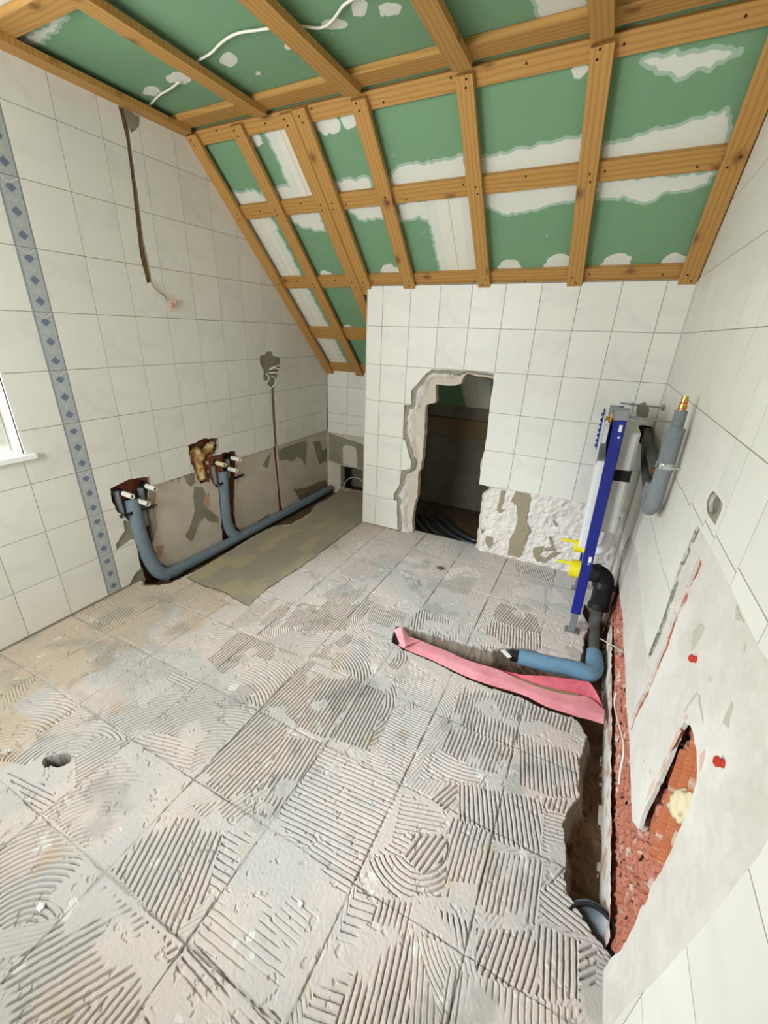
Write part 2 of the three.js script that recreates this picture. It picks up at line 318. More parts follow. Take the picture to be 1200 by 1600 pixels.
const boxBare = rough(px(lw, [[406, 557], [415, 553], [417, 549], [425, 550], [427, 556], [438, 559], [439, 566], [435, 580], [431, 600], [424, 606], [417, 599], [411, 590], [412, 578], [406, 568]]), 0.015, 0.004, 15);
const leftCuts = [chase1, chase2, foamHole, slot1, flake1, slot2, boxBare].map(cut);
const leftHoles = [chase1, chase2, slot1, slot2, boxHole];
// plaster with its holes
const winHole = rect(WIN.z0, WIN.y0, WIN.z1, WIN.y1);
mesh('plaster', carved(rect(ZR - 0.3, -0.12, 3.7, 2.62), [...leftHoles, foamHole, winHole], -0.020, -0.0115, 'left'), M.plaster, wallLeft);
mesh('masonry', slab(rect(ZR - 0.4, -0.2, 3.8, 2.75), [winHole], -0.32, -0.115, 'left'), M.masonry, wallLeft);
const big = (poly, m = 0.03) => { const b = box2(poly); return [b[0] - m, b[1] - m, b[2] + m, b[3] + m]; };
// brick-red and grey rubble inside the chases
const chaseRelief = (poly, seedAt, tone, deep = 0.045, m = 0.02, st = 0.005) => relief({
  frame: 'left', box: big(poly, m), step: st,
  height: (a, b) => -0.0185 - (inside([a, b], poly) ? deep * step(0, 0.012, edgeDistance([a, b], poly)) + deep * 0.8 * (fbm(a * 28, b * 28, seedAt) - 0.35) : 0), color: (a, b) => tone(a, b),
});
const redTone = (s) => (a, b) => mixc(mixc(rgb(104, 52, 34), rgb(150, 84, 56), fbm(a * 40, b * 40, s)), rgb(96, 92, 84), step(0.55, 0.75, fbm(a * 16, b * 16, s + 3)));
mesh('exposed_masonry', chaseRelief(chase1, 31, redTone(31)), M.rough, wallLeft);
mesh('exposed_masonry', chaseRelief(chase2, 33, redTone(33)), M.rough, wallLeft);
mesh('exposed_masonry', chaseRelief(foamHole, 35, redTone(35)), M.rough, wallLeft);
mesh('exposed_masonry', chaseRelief(slot1, 4, (a, b) => mixc(rgb(146, 108, 78), rgb(168, 134, 102), fbm(a * 90, b * 30, 5)), 0.008, 0.012, 0.006), M.rough, wallLeft);
mesh('exposed_masonry', chaseRelief(slot2, 14, (a, b) => mixc(rgb(150, 82, 58), rgb(176, 116, 92), fbm(a * 90, b * 30, 15)), 0.008, 0.012, 0.006), M.rough, wallLeft);
mesh('exposed_masonry', chaseRelief(boxHole, 24, (a, b) => mixc(rgb(70, 62, 52), rgb(130, 122, 106), fbm(a * 60, b * 60, 25)), 0.06), M.rough, wallLeft);
// adhesive left where tiles came off, standing proud of the plaster
const patch = (parent, frame, poly, top, s, mat = M.adhesive) => mesh('adhesive_remnant', slab(rough(poly, 0.016, 0.004, s), [], -0.013, top, frame), mat, parent);
patch(wallLeft, 'left', px(lw, [[436, 703], [478, 688], [481, 692], [478, 727], [473, 718], [465, 714], [458, 722], [450, 718], [438, 720]]), -0.0085, 1);
patch(wallLeft, 'left', px(lw, [[425, 706], [416, 720], [412, 727], [419, 732], [422, 722]]), -0.0085, 2);
patch(wallLeft, 'left', px(lw, [[305, 760], [319, 762], [322, 775], [318, 785], [326, 795], [342, 808], [343, 818], [328, 815], [320, 808], [312, 818], [305, 838], [300, 847], [291, 838], [300, 820], (0, [306, 798]), [304, 780]]), -0.0085, 3);
patch(wallLeft, 'left', px(lw, [[288, 743], [298, 738], [306, 742], [306, 755], [299, 761], [293, 755]]), -0.0085, 4);
patch(wallLeft, 'left', px(lw, [[460, 765], [480, 762], [495, 755], [511, 750], [514, 762], [490, 775], [470, 781]]), -0.0095, 7, std({ map: mottled([128, 112, 92], [26, 26, 26], 10, 83) }));
patch(wallLeft, 'left', px(lw, [[490, 690], [500, 690], [505, 705], [512, 700], [511, 720], [500, 725], [495, 710]]), -0.0085, 8);
patch(wallLeft, 'left', px(lw, [[404, 815], [424, 802], [420, 809], [407, 818]]), -0.0085, 9);
patch(wallLeft, 'left', px(lw, [[268, 749], [272, 748], [271, 755]]), -0.0085, 19); patch(wallLeft, 'left', px(lw, [[278, 746], [282, 745], [280, 753]]), -0.0085, 20);
patch(wallLeft, 'left', boxBare, -0.0085, 12); patch(wallLeft, 'left', flake1, -0.006, 13);
const redPlaster = std({ map: mottled([190, 150, 128], [26, 30, 28], 12, 85), bumpMap: grain, bumpScale: 0.002 });
patch(wallLeft, 'left', px(lw, [[237, 765], [246, 772], [243, 800], [237, 805], [235, 790]]), -0.0095, 14, redPlaster);
patch(wallLeft, 'left', px(lw, [[246, 855], [258, 852], [255, 868], [249, 874]]), -0.0095, 15, redPlaster);
patch(wallLeft, 'left', px(lw, [[372, 720], [375, 740], [372, 765], [371, 740]]), -0.0095, 16, redPlaster);
patch(wallLeft, 'left', px(lw, [[317, 775], [328, 770], [330, 790], [322, 794], [316, 788]]), -0.0095, 17, redPlaster);
const bare5 = rough(px(lw, [[193, 813], [195, 830], [181, 850], [182, 860], [206, 842], [212, 845], [208, 815]]), 0.02, 0.003, 21), bare6 = rough(px(lw, [[200, 919], [209, 900], [222, 886], [228, 905], [226, 916]]), 0.02, 0.003, 22);
patch(wallLeft, 'left', bare5, -0.006, 23); patch(wallLeft, 'left', bare6, -0.006, 24);
leftCuts.push(cut(bare5), cut(bare6));
// joints: the bed that the tiles lie in
const ZBARE = COLZ(2) + 0.09;                                       // right of this the tiles are off below the line of the old bath
mesh('grout', carved([[ZR, BATH], [ZBARE, BATH], [ZBARE + 0.02, 0.3], [lw(222, 888)[0], 0], [3.6, 0], [3.6, 2.52], [ZR, 2.52]], [chase1, chase2, foamHole, slot1, flake1, slot2, boxBare, bare5, bare6, winHole], -0.0117, -0.0022, 'left'), M.grout, wallLeft);
let tn = 0;
leftCuts.push(cut(winHole));                                     // beside the window the tiles are cut to fit
for (let j = -1; j < 10; j++) {
  const b1 = ROWY(j), b0 = Math.max(0.004, ROWY(j + 1));
  for (let k = -9; k < 12; k++) {
    let a1 = k >= 0 ? COLZ(k) : COLZ(k + 1) + 0.0818 + 0.2085, a0 = k >= 0 ? COLZ(k + 1) : a1 - 0.2085; tn++;
    if (k < 0) { a1 = COLZ(0) + 0.0818 - 0.2085 * (k + 1) + 0.2085; a0 = a1 - 0.2085; }
    a0 = Math.max(a0, ZR + 0.001);
    if (a1 > 3.59 || a1 - a0 < 0.01) continue;
    let lo = b0, hi = Math.min(b1, 2.5);
    if (hi - lo < 0.02) continue;
    if (k >= 1 && lo < BATH) { if (k === 1 && hi < BATH) { /* the tile beside the water point is broken off along its chase */ } else lo = Math.max(lo, BATH); if (hi - lo < 0.02 || (k > 1 && hi <= BATH + 0.01)) continue; }
    if (k === 1 && hi <= BATH) continue;
    layTile(wallLeft, 'left', a0, lo, a1, hi, leftCuts, tn);
  }
}
// the upright border of narrow tiles with blue-grey diamonds
const border = canvasTexture(192, 640, (x, w, h) => {
  x.fillStyle = '#a9adad'; x.fillRect(0, 0, w, h);
  for (let i = 0; i < 2600; i++) { const g = 150 + 50 * hash(i, 1, 2); x.fillStyle = `rgba(${g},${g + 3},${g + 5},0.18)`; x.beginPath(); x.arc(w * hash(i, 2, 3), h * hash(i, 3, 4), 2 + 14 * hash(i, 4, 5), 0, 7); x.fill(); }
  x.fillStyle = '#8f9698'; x.fillRect(0, 0, 14, h); x.fillRect(w - 14, 0, 14, h);
  for (let k = 0; k < 3; k++) {
    const cy = h * (k + 0.5) / 3;
    x.fillStyle = '#6f7689'; x.beginPath(); x.moveTo(w / 2, cy - 48); x.lineTo(w / 2 + 48, cy); x.lineTo(w / 2, cy + 48); x.lineTo(w / 2 - 48, cy); x.fill();
    x.strokeStyle = '#7f8593'; x.lineWidth = 5; x.stroke();
    const c2 = h * k / 3; x.fillStyle = '#b4b9ae'; for (const yy of [c2, c2 + h]) { x.beginPath(); x.moveTo(w / 2, yy - 38); x.lineTo(w / 2 + 40, yy); x.lineTo(w / 2, yy + 38); x.lineTo(w / 2 - 40, yy); x.fill(); }
  }
  x.strokeStyle = '#d9d6ca'; x.lineWidth = 6; x.beginPath(); x.moveTo(10, 12); x.lineTo(w / 2, 74); x.lineTo(w - 10, 12); x.stroke();
});
const borderMat = new THREE.MeshPhysicalMaterial({ map: border, roughness: 0.3, clearcoat: 0.2 });
for (let j = -1; j < 9; j++) {
  const b1 = Math.min(2.5, ROWY(j)), b0 = Math.max(0.004, ROWY(j + 1)), m = layTile(wallLeft, 'left', COLZ(0), b0, COLZ(0) + 0.0818, b1, [], 0, 'border_tile', borderMat);
  m.geometry = m.geometry.clone(); const p = m.geometry.attributes.position, uv = m.geometry.attributes.uv;
  for (let i = 0; i < p.count; i++) uv.setXY(i, p.getX(i) / 0.08, (p.getY(i) + (0.25 - (b1 - b0))) / 0.25);
}
// ---------------------------------------------------------------- the window
const win = struct('window_1');
{
  const { z0, z1, y0, y1 } = WIN, xo = -2.96, ft = 0.055, xf = -2.77;
  const rv = (name, a, b, c, d) => mesh(name, metric(block(a[1] - a[0], b[1] - b[0], c[1] - c[0], 0.001).translate((a[0] + a[1]) / 2, (b[0] + b[1]) / 2, (c[0] + c[1]) / 2)), M.plasterWhite, win);
  rv('reveal', [xo, -2.6285], [y0, y1], [z0 - 0.012, z0]); rv('reveal', [xo, -2.6285], [y0, y1], [z1, z1 + 0.012]); rv('reveal', [xo, -2.6285], [y1, y1 + 0.012], [z0, z1]);
  mesh('window_sill', metric(block(0.36, 0.022, z1 - z0 + 0.08, 0.004).translate(-2.785, y0 - 0.010, (z0 + z1) / 2)), M.frame, win);
  const bars = []; const bar = (ya, yb, za, zb) => bars.push(block(0.06, yb - ya, zb - za, 0.004).translate(xf, (ya + yb) / 2, (za + zb) / 2));
  bar(y0, y0 + ft, z0, z1); bar(y1 - ft, y1, z0, z1); bar(y0 + ft, y1 - ft, z0, z0 + ft); bar(y0 + ft, y1 - ft, z1 - ft, z1);
  mesh('window_frame', joined(bars), M.frame, win);
  const sash = []; const sb = (ya, yb, za, zb) => sash.push(block(0.05, yb - ya, zb - za, 0.006).translate(xf + 0.03, (ya + yb) / 2, (za + zb) / 2)), q = ft - 0.01, st = 0.06;
  sb(y0 + q, y0 + q + st, z0 + q, z1 - q); sb(y1 - q - st, y1 - q, z0 + q, z1 - q); sb(y0 + q + st, y1 - q - st, z0 + q, z0 + q + st); sb(y0 + q + st, y1 - q - st, z1 - q - st, z1 - q);
  const s = mesh('window_sash', joined(sash), M.frame, win);
  mesh('pane', block(0.006, y1 - y0 - 2 * ft - 2 * st + 0.04, z1 - z0 - 2 * ft - 2 * st + 0.04, 0.0005).translate(xf + 0.02, (y0 + y1) / 2, (z0 + z1) / 2), M.glass, s);
  mesh('window_handle', joined([block(0.03, 0.06, 0.02, 0.004).translate(xf + 0.068, 1.5, z1 - ft - 0.04), block(0.018, 0.12, 0.018, 0.005).translate(xf + 0.085, 1.46, z1 - ft - 0.04)]), M.paleSteel, s);
}

// ================================================================ PARTITION (knee) WALL with the broken-through opening
const wallBack = struct('wall_back');
const UX = (i) => -1.7374 + 0.2013 * i, KY = (j) => 1.513 - 0.25 * j;
const bareK = rough(px(kw, [[675, 577], [666, 584], [654, 598], [643, 610], [643, 632], [632, 632.5], [630, 687], [633, 688], [636, 700], [643, 724], [641, 732], [627, 735], [625, 756], [615, 772], [615, 781], [620, 782], [621.6, 829]]).concat([[kw(621.6, 829)[0], -0.03], [0.01, -0.03], [0.01, KY(4) - 0.012]], px(kw, [[862, 776], [800, 766], [749, 757], [750, 741], [751, 722], [757, 704], [762, 668], [766, 626], [771, 600], [771, 583], [735, 580]])), 0.03, 0.002, 31);
const voidK = rough(px(kw, [[677, 602], [708, 603], [718, 600], [721, 590], [727, 584], [740, 588], [752, 589], [766, 592], [771, 598], [770, 612], [766, 626], [764, 646], [760, 672], [756, 704], [751, 722], [750, 740], [750, 757], [764, 766], [752, 774], [747, 808], [743, 846]]).concat([[kw(742, 852)[0], -0.03], [kw(642, 826)[0], -0.03]], px(kw, [[641, 815], [643, 796], [649, 776], [650, 740], [654, 736], [657, 710], [660, 680], [660, 664], [662, 634], [677, 630]])), 0.025, 0.004, 33);
const KTOP = 2.0;
mesh('masonry', carved(rect(XK, -0.12, 0.02, KTOP), [voidK], -0.1, -0.045, 'back'), M.plaster, wallBack);
// crumbled aerated concrete: around the opening it slopes in to the hole, to the right of it the face is torn up with strips of old adhesive
const jointsK = [0.262, 0.512, 0.762, 1.012];
function bareHeight(a, b) {
  const dv = edgeDistance([a, b], voidK), dt = edgeDistance([a, b], bareK), leftSide = a < -0.93 && b > 0;
  const near = Math.min(1, dv / (dv + dt + 1e-4));
  const course = Math.floor(b / 0.25 + 0.05), jog = hash(course, 1, 5) - 0.5;
  let h = -0.014 + 0.024 * (fbm(a * 18, b * 18, 51) - 0.5) + 0.018 * (fbm(a * 48, b * 48, 52) - 0.5) - 0.02 * Math.abs(fbm(a * 12, b * 12, 57) - 0.5) + 0.004 * Math.abs(fbm(a * 30 + 4, b * 14, 53) - 0.5);
  if (leftSide) h = -0.012 - 0.085 * step(0.72 + 0.3 * jog + 0.25 * (fbm(a * 22, b * 22, 54) - 0.5), 0.05, near) + 0.024 * (fbm(a * 30, b * 22, 55) - 0.5) + 0.01 * (fbm(a * 90, b * 90, 56) - 0.5);
  else { h -= 0.05 * step(0.035, 0.0, dv); for (const y of [0.262]) h -= 0.008 * step(0.006, 0.001, Math.abs(b - y + 0.003 * (fbm(a * 20, 1, 7) - 0.5))); const w = Math.abs(a + 0.40 + 0.01 * Math.sin(b * 9)); if (b > 0.25) h -= 0; if (w < 0) h -= 0; }
  return h;
}
const stripA = px(kw, [[805, 768], [829, 772], [826, 800], [822, 815], [829, 832], [824, 838], [818, 860], [812, 872], [793, 868], [796, 842], [804, 830], [808, 812], [806, 790], [797, 784]]);
const bitsK = [[[782, 766], [789, 768], [786, 785], [782, 795], [790, 797], [780, 803], [775, 796], [779, 786]], [[758, 838], [770, 840], [770, 852], [764, 858], [757, 848]], [[855, 838], [862, 840], [869, 862], [850, 862], [850, 856], [861, 855]], [[833, 856], [850, 854], [848, 862], [843, 868], [852, 872], [860, 865], [868, 862], [876, 864], [852, 880], [838, 878], [832, 868]], [[862, 812], [872, 822], [868, 824]], [[749, 826], [755, 829], [752, 836]]].map((l) => px(kw, l));
const isAdh = (a, b) => { const q = [a + 0.008 * (fbm(a * 40, b * 40, 61) - 0.5), b + 0.008 * (fbm(a * 40, b * 40, 62) - 0.5)]; return inside(q, stripA) || bitsK.some((p) => inside(q, p)); };
mesh('broken_blockwork', relief({
  frame: 'back', poly: bareK, box: [box2(bareK)[0] - 0.006, -0.03, 0.0, box2(bareK)[3] + 0.004], step: 0.0052,
  keep: (a, b) => inside([a, b], bareK) && !inside([a, b], voidK),
  height: (a, b) => { let h = bareHeight(a, b); if (a > -0.93 && isAdh(a, b)) { const comb = 0.5 + 0.5 * Math.cos(2 * Math.PI * (a + 0.15 * (b - 0.3) * 0.2) / 0.0125); h = -0.0095 + 0.003 * comb; } return h; },
  color: (a, b, h) => {
    if (isAdh(a, b)) return mixc(rgb(164, 153, 126), rgb(150, 140, 116), fbm(a * 60, b * 60, 63));
    if (a < -0.93 && edgeDistance([a, b], bareK) < 0.030 + 0.05 * (fbm(a * 14, b * 9, 65) - 0.45)) return mixc(rgb(150, 143, 124), rgb(166, 160, 144), fbm(a * 50, b * 50, 66));
    return mixc(rgb(234, 228, 220), rgb(216, 207, 198), fbm(a * 26, b * 26, 64));
  },
}), M.rough, wallBack);
const knockout = rough(px(kw, [[991, 667], [1003, 664], [1020, 668], [1016, 692], [1002, 694], [994, 690]]), 0.02, 0.003, 35), bareHex = px(kw, [[996, 632], [1008, 628], [1015, 640], [1012, 652], [1003, 655], [994, 648]]);
mesh('plaster', carved(rect(XK, -0.12, 0.02, KTOP), [bareK, knockout], -0.046, -0.0115, 'back'), M.plaster, wallBack);
const kneeCuts = [cut(bareK), cut(knockout), cut(bareHex)];
mesh('grout', carved(rect(XK + 0.001, 0, -0.001, 1.76), [bareK, knockout, bareHex], -0.0117, -0.002, 'back'), M.grout, wallBack);
mesh('adhesive_remnant', slab(bareHex, [], -0.0116, -0.004, 'back'), M.adhesive, wallBack);
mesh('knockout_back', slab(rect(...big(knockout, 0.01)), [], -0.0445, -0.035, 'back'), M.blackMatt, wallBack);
for (let j = -1; j < 6; j++) for (let i = -1; i < 9; i++) {
  tn++; const a0 = i < 0 ? XK : UX(i), a1 = i < 0 ? UX(0) : Math.min(UX(i + 1), -0.001), b0 = Math.max(KY(j + 1), 0.004), b1 = Math.min(KY(j), 1.755);
  layTile(wallBack, 'back', a0, b0, a1, b1, kneeCuts, tn);
}
mesh('edge_strip', metric(block(0.006, 1.75, 0.1, 0.001).translate(XK - 0.003, 0.88, -0.05)), M.plasterWhite, wallBack);

// ================================================================ RECESS WALL and the eaves behind
const wallEnd = struct('wall_recess');
const zw = (u, v) => kw(u, v, ZR);
const eavesHole = rough(px(zw, [[531, 727], [540, 729], [552, 731], [569, 736]]).concat([[XK + 0.06, 0.30], [XK + 0.06, -0.02]], px(zw, [[545, 772], [532, 770]])), 0.03, 0.004, 41);
mesh('plaster', carved(rect(XL - 0.02, -0.12, XK + 0.1, 1.2), [eavesHole], -0.09, -0.0115, 'recess'), M.plaster, wallEnd);
mesh('adhesive_remnant', slab(rough(px(zw, [[513, 676], [569, 696], [569, 735], [556, 731], [548, 729], [532, 726], [513, 720]]), 0.02, 0.004, 42), [], -0.0116, -0.0075, 'recess'), M.adhesive, wallEnd);
mesh('plaster_flake', slab(rough(px(zw, [[535, 700], [541, 695], [556, 699], [559, 731], [548, 729], [536, 724]]), 0.02, 0.005, 43), [], -0.0076, -0.002, 'recess'), M.plaster, wallEnd);
mesh('grout', slab(rect(XL, 0.553, XK, 1.15), [], -0.0117, -0.002, 'recess'), M.grout, wallEnd);
for (const [b0, b1] of [[0.553, 0.6535], [0.6535, 0.745], [0.745, 0.995], [0.995, 1.15]]) for (let i = 0; i < 4; i++) { tn++; layTile(wallEnd, 'recess', [XL + 0.001, -2.405, -2.2, -1.998][i], b0, [-2.405, -2.2, -1.998, XK][i], b1, [], tn); }
mesh('eaves_wall', slab(rect(-2.75, -0.3, 0.1, 1.05), [], -0.47, -0.30, 'recess'), M.concrete, wallEnd);
mesh('eaves_floor', metric(block(2.9, 0.1, 1.1, 0.002).translate(-1.3, -0.13, -0.60)), M.dirt, wallEnd);
mesh('wall_plate', metric(block(2.7, 0.155, 0.05, 0.004).translate(-1.32, 0.70, -0.945), 0.3, 0.1), std({ color: 0x6f5d42 }), wallEnd);
// ================================================================ RIGHT WALL (plaster, chases, bare hollow bricks)
const wallRight = struct('wall_right');
const baseChase = rough(px(rw, [[963, 880], [968, 940], [972, 965], [972, 1000], [975, 1037], [976, 1080], [978, 1112], [981, 1150], [983, 1200], [984, 1250], [986, 1282], [995, 1294], [1002, 1270], [1016, 1240], [1030, 1210], [1045, 1175], [1058, 1140], [1067, 1126], [1075, 1132], [1080, 1145], [1085, 1172], [1085, 1222], [1071, 1268], [1056, 1300], [1046, 1326], [1030, 1360], [1016, 1380], [1008, 1405], [997, 1420], [985, 1450], [976, 1470], [962, 1488], [953, 1494], [949, 1500]]).concat([[2.12, -0.1], [0.3, -0.1], [0.3, 0.2]]), 0.02, 0.003, 51);
const groove1 = rough(px(rw, [[1092, 824], [1088, 822], [1076, 850], [1062, 882], [1050, 920], [1036, 965], [1020, 1005], [1011, 1026], [1013, 1029], [1024, 1007], [1040, 966], [1054, 922], [1066, 884], [1080, 852]]), 0.03, 0.001, 52);
const groove2 = rough(px(rw, [[1092, 870], [1088, 869], [1082, 885], [1074, 905], [1064, 925], [1058, 938], [1052, 955], [1046, 968], [1034, 1005], [1024, 1030], [1013, 1058], [1003, 1082], [993, 1100], [984, 1122], [980, 1138], [985, 1140], [991, 1122], [1000, 1104], [1010, 1085], [1020, 1062], [1030, 1035], [1042, 1008], [1052, 975], [1063, 952], [1070, 940], [1074, 925], [1080, 908], [1088, 896], [1094, 882]]), 0.018, 0.003, 53);
const socketHole = rough(px(rw, [[1115, 768], [1120, 773], [1124, 778], [1123, 790], [1118, 800], [1112, 806], [1105, 799], [1105, 784], [1110, 773]]), 0.012, 0.002, 54), socketBare = px(rw, [[1115, 767], [1124, 778], [1129, 786], [1127, 798], [1117, 821], [1105, 801], [1104, 783], [1109, 772]]);
const rightHoles = [baseChase, groove1, groove2, socketHole];
mesh('plaster', carved(rect(-0.1, -0.12, 3.7, 2.62), rightHoles, -0.0125, -0.0035, 'right'), M.plasterWhite, wallRight);
mesh('masonry', slab(rect(-1.1, -0.2, 3.8, 2.75), [], -0.32, -0.13, 'right'), M.masonry, wallRight);
// hollow clay bricks broken open: small cells along the floor, long webs with open channels in the big hole
const cellField = (a, b) => {
  const u = a / 0.025 + 0.25 * fbm(a * 12, b * 12, 77), v = b / 0.052 + 0.25 * fbm(a * 12, b * 12, 78), i = Math.floor(u + 0.5 * (Math.floor(v) & 1)), j = Math.floor(v), fu = u + 0.5 * (Math.floor(v) & 1) - i - 0.5, fv = v - j - 0.5;
  return { d: Math.hypot(fu * 1.0, fv) + 0.22 * (hash(i, j, 3) - 0.5), r: hash(i, j, 4) };
};
const bigHole = px(rw, [[1067, 1124], [1088, 1170], [1088, 1225], [1060, 1300], [1030, 1365], [1000, 1330], [1002, 1290], [1030, 1210]]);
const HU = (() => { const p = rw(1075, 1140), q = rw(1010, 1370), L = Math.hypot(q[0] - p[0], q[1] - p[1]); return { p, d: [(q[0] - p[0]) / L, (q[1] - p[1]) / L] }; })();
function brickHeight(a, b) {
  const n = 0.012 * (fbm(a * 40, b * 40, 71) - 0.5);
  const big1 = inside([a, b], bigHole), edge = big1 ? edgeDistance([a, b], bigHole) : 0;
  const c = cellField(a, b); let h = -0.017 - 0.045 * step(0.44, 0.36, c.d) * (0.35 + 0.65 * c.r) + 0.7 * n - 0.016 * fbm(a * 14, b * 14, 72);
  if (big1) {
    const w = (a - HU.p[0]) * -HU.d[1] + (b - HU.p[1]) * HU.d[0] + 0.006 * (fbm(a * 16, b * 16, 73) - 0.5), t = Math.abs(((w / 0.052 + 100.3) % 1) - 0.5) * 2;   // webs run along the hole
    const web = step(0.74, 0.80, t), deep = -0.052 + 0.016 * (fbm(a * 9, b * 9, 74) - 0.5);
    h = mix(h, mix(deep, -0.014 + 0.5 * n, web), step(0.0, 0.008, edge));
  }
  return h;
}
mesh('hollow_brick_face', relief({
  frame: 'right', box: [0.28, -0.12, 2.2, 0.80], step: 0.0034, keep: (a, b) => b < 0.34 || (a > 1.55),
  height: brickHeight,
  color: (a, b, h) => {
    const k = fbm(a * 34, b * 34, 75), base = inside([a, b], bigHole) ? mixc(rgb(192, 116, 74), rgb(172, 96, 60), k) : mixc(rgb(196, 126, 102), rgb(164, 98, 74), k);
    return mixc(base, rgb(206, 184, 166), 0.8 * step(0.60, 0.74, fbm(a * 26, b * 26, 76)));
  },
}), M.rough, wallRight);
const grooveFill = (poly, s, c1, c2, t = 0.5) => mesh('exposed_masonry', relief({ frame: 'right', box: big(poly, 0.01), step: 0.005, height: (a, b) => -0.010 - (inside([a, b], poly) ? 0.014 * fbm(a * 30, b * 30, s) + 0.004 : 0), color: (a, b) => mixc(c1, c2, step(t - 0.1, t + 0.1, fbm(a * 22, b * 22, s + 1))) , keep: (a, b) => edgeDistance([a, b], poly) < 0.014 || inside([a, b], poly) }), M.rough, wallRight);
grooveFill(groove1, 81, rgb(160, 150, 140), rgb(190, 180, 170)); grooveFill(groove2, 83, rgb(168, 92, 66), rgb(200, 180, 168), 0.50);
mesh('exposed_masonry', relief({ frame: 'right', box: big(socketHole, 0.012), step: 0.005, height: (a, b) => -0.0118 - (inside([a, b], socketHole) ? 0.05 * step(0, 0.01, edgeDistance([a, b], socketHole)) * (0.4 + fbm(a * 50, b * 50, 85)) : 0), color: (a, b) => mixc(rgb(92, 86, 78), rgb(168, 160, 148), fbm(a * 60, b * 60, 86)) }), M.rough, wallRight);
// mortar edge along the floor in front of the bricks
mesh('mortar_edge', relief({
  frame: 'right', box: [0.55, -0.11, 2.06, 0.10], step: 0.006, keep: (a, b) => b < 0.055 - 0.012 * (a - 0.5) + 0.012 * (fbm(a * 14, 0, 87) - 0.5),
  height: (a, b) => -0.012 + 0.008 * (fbm(a * 30, b * 30, 88) - 0.5), color: (a, b) => mixc(rgb(222, 214, 202), rgb(196, 160, 140), step(0.45, 0.7, fbm(a * 20, b * 30, 89))),
}), M.rough, wallRight);
// tiles: whole wall but for the big patch of bare plaster
const RZ = [0, 0.19, 0.385, 0.58, 0.78, 0.97, 1.165, 1.365, 1.56, 1.685, 1.885, 2.085, 2.29, 2.49, 2.69, 2.89, 3.09, 3.29, 3.49];
const RY = (j) => 1.513 - 0.25 * j;
const bareR = rough([...px(rw, [[1092, 824], [1107, 850], [1125, 885], [1141, 917], [1165, 968], [1188, 1016]]), [2.315, 1.06], [2.33, 0.98], [2.335, 0.85], [2.325, 0.65], [2.30, 0.40], [2.27, 0.20], [2.26, -0.05], [0.4, -0.05], ...px(rw, [[966, 900], [972, 862], [984, 836], [996, 862], [1003, 960], [1010, 1010], [1013, 1029], [1024, 1007], [1040, 966], [1054, 922], [1066, 884], [1080, 852]])], 0.06, 0.001, 55);
const marks = [[[1080, 985], [1092, 974], [1098, 980], [1096, 990], [1084, 1008], [1078, 1018]], [[1148, 945], [1160, 972], [1146, 968]], [[1126, 1128], [1132, 1112], [1140, 1096], [1142, 1104], [1137, 1120], [1135, 1136]], [[1160, 1010], [1163, 1004], [1160, 1020]], [[1104, 1058], [1110, 1056], [1107, 1066]], [[1066, 1112], [1074, 1098], [1086, 1080], [1087, 1081], [1075, 1100], [1067, 1113]], [[1088, 1084], [1090, 1084], [1096, 1120], [1096, 1130], [1094, 1122]]];
marks.forEach((l, i) => mesh('adhesive_remnant', slab(rough(px(rw, l), 0.015, 0.003, 90 + i), [], -0.0036, -0.0022, 'right'), M.adhesiveLight, wallRight));
[[[1052, 1150], [1060, 1136], [1062, 1142], [1050, 1166], [1042, 1176]], [[1034, 1190], [1040, 1180], [1036, 1196], [1026, 1212]], [[1012, 1232], [1022, 1214], [1018, 1230], [1006, 1252]], [[1090, 1180], [1098, 1170], [1096, 1190], [1090, 1205]], [[1066, 1120], [1072, 1116], [1070, 1124]], [[1012, 1205], [1015, 1200], [1014, 1208]], [[1003, 1188], [1006, 1184], [1005, 1192]]].forEach((l, i) => mesh('brick_smear', slab(rough(px(rw, l), 0.012, 0.003, 120 + i), [], -0.0036, -0.0026, 'right'), M.brickDust, wallRight));
const rightCuts = [cut(bareR), cut(socketBare), cut(groove1)];
mesh('grout', carved(rect(0.001, 0.02, 3.6, 2.52), [bareR, socketBare, groove1, baseChase], -0.0115, -0.0003, 'right'), M.grout, wallRight);
mesh('adhesive_remnant', carved(socketBare, [socketHole], -0.0036, -0.002, 'right'), M.adhesive, wallRight);
for (let j = -4; j < 6; j++) for (let k = 0; k < RZ.length - 1; k++) {
  tn++; let b1 = Math.min(RY(j), 2.5), b0 = Math.max(RY(j + 1), 0.004);
  if (j >= 2) { b1 += 0.055 * step(1.0, 2.0, RZ[k]); if (j < 5) b0 += 0.055 * step(1.0, 2.0, RZ[k]); } else if (j === 1) b0 += 0.055 * step(1.0, 2.0, RZ[k]);
  if (b1 < 0.02) continue;
  layTile(wallRight, 'right', RZ[k], b0, RZ[k + 1], b1, rightCuts, tn);
}
const cornerSeal = mesh('corner_joint', metric(block(0.006, 1.7, 0.006, 0.001).translate(-0.003, 0.9, 0.003)), M.sealant, wallRight);

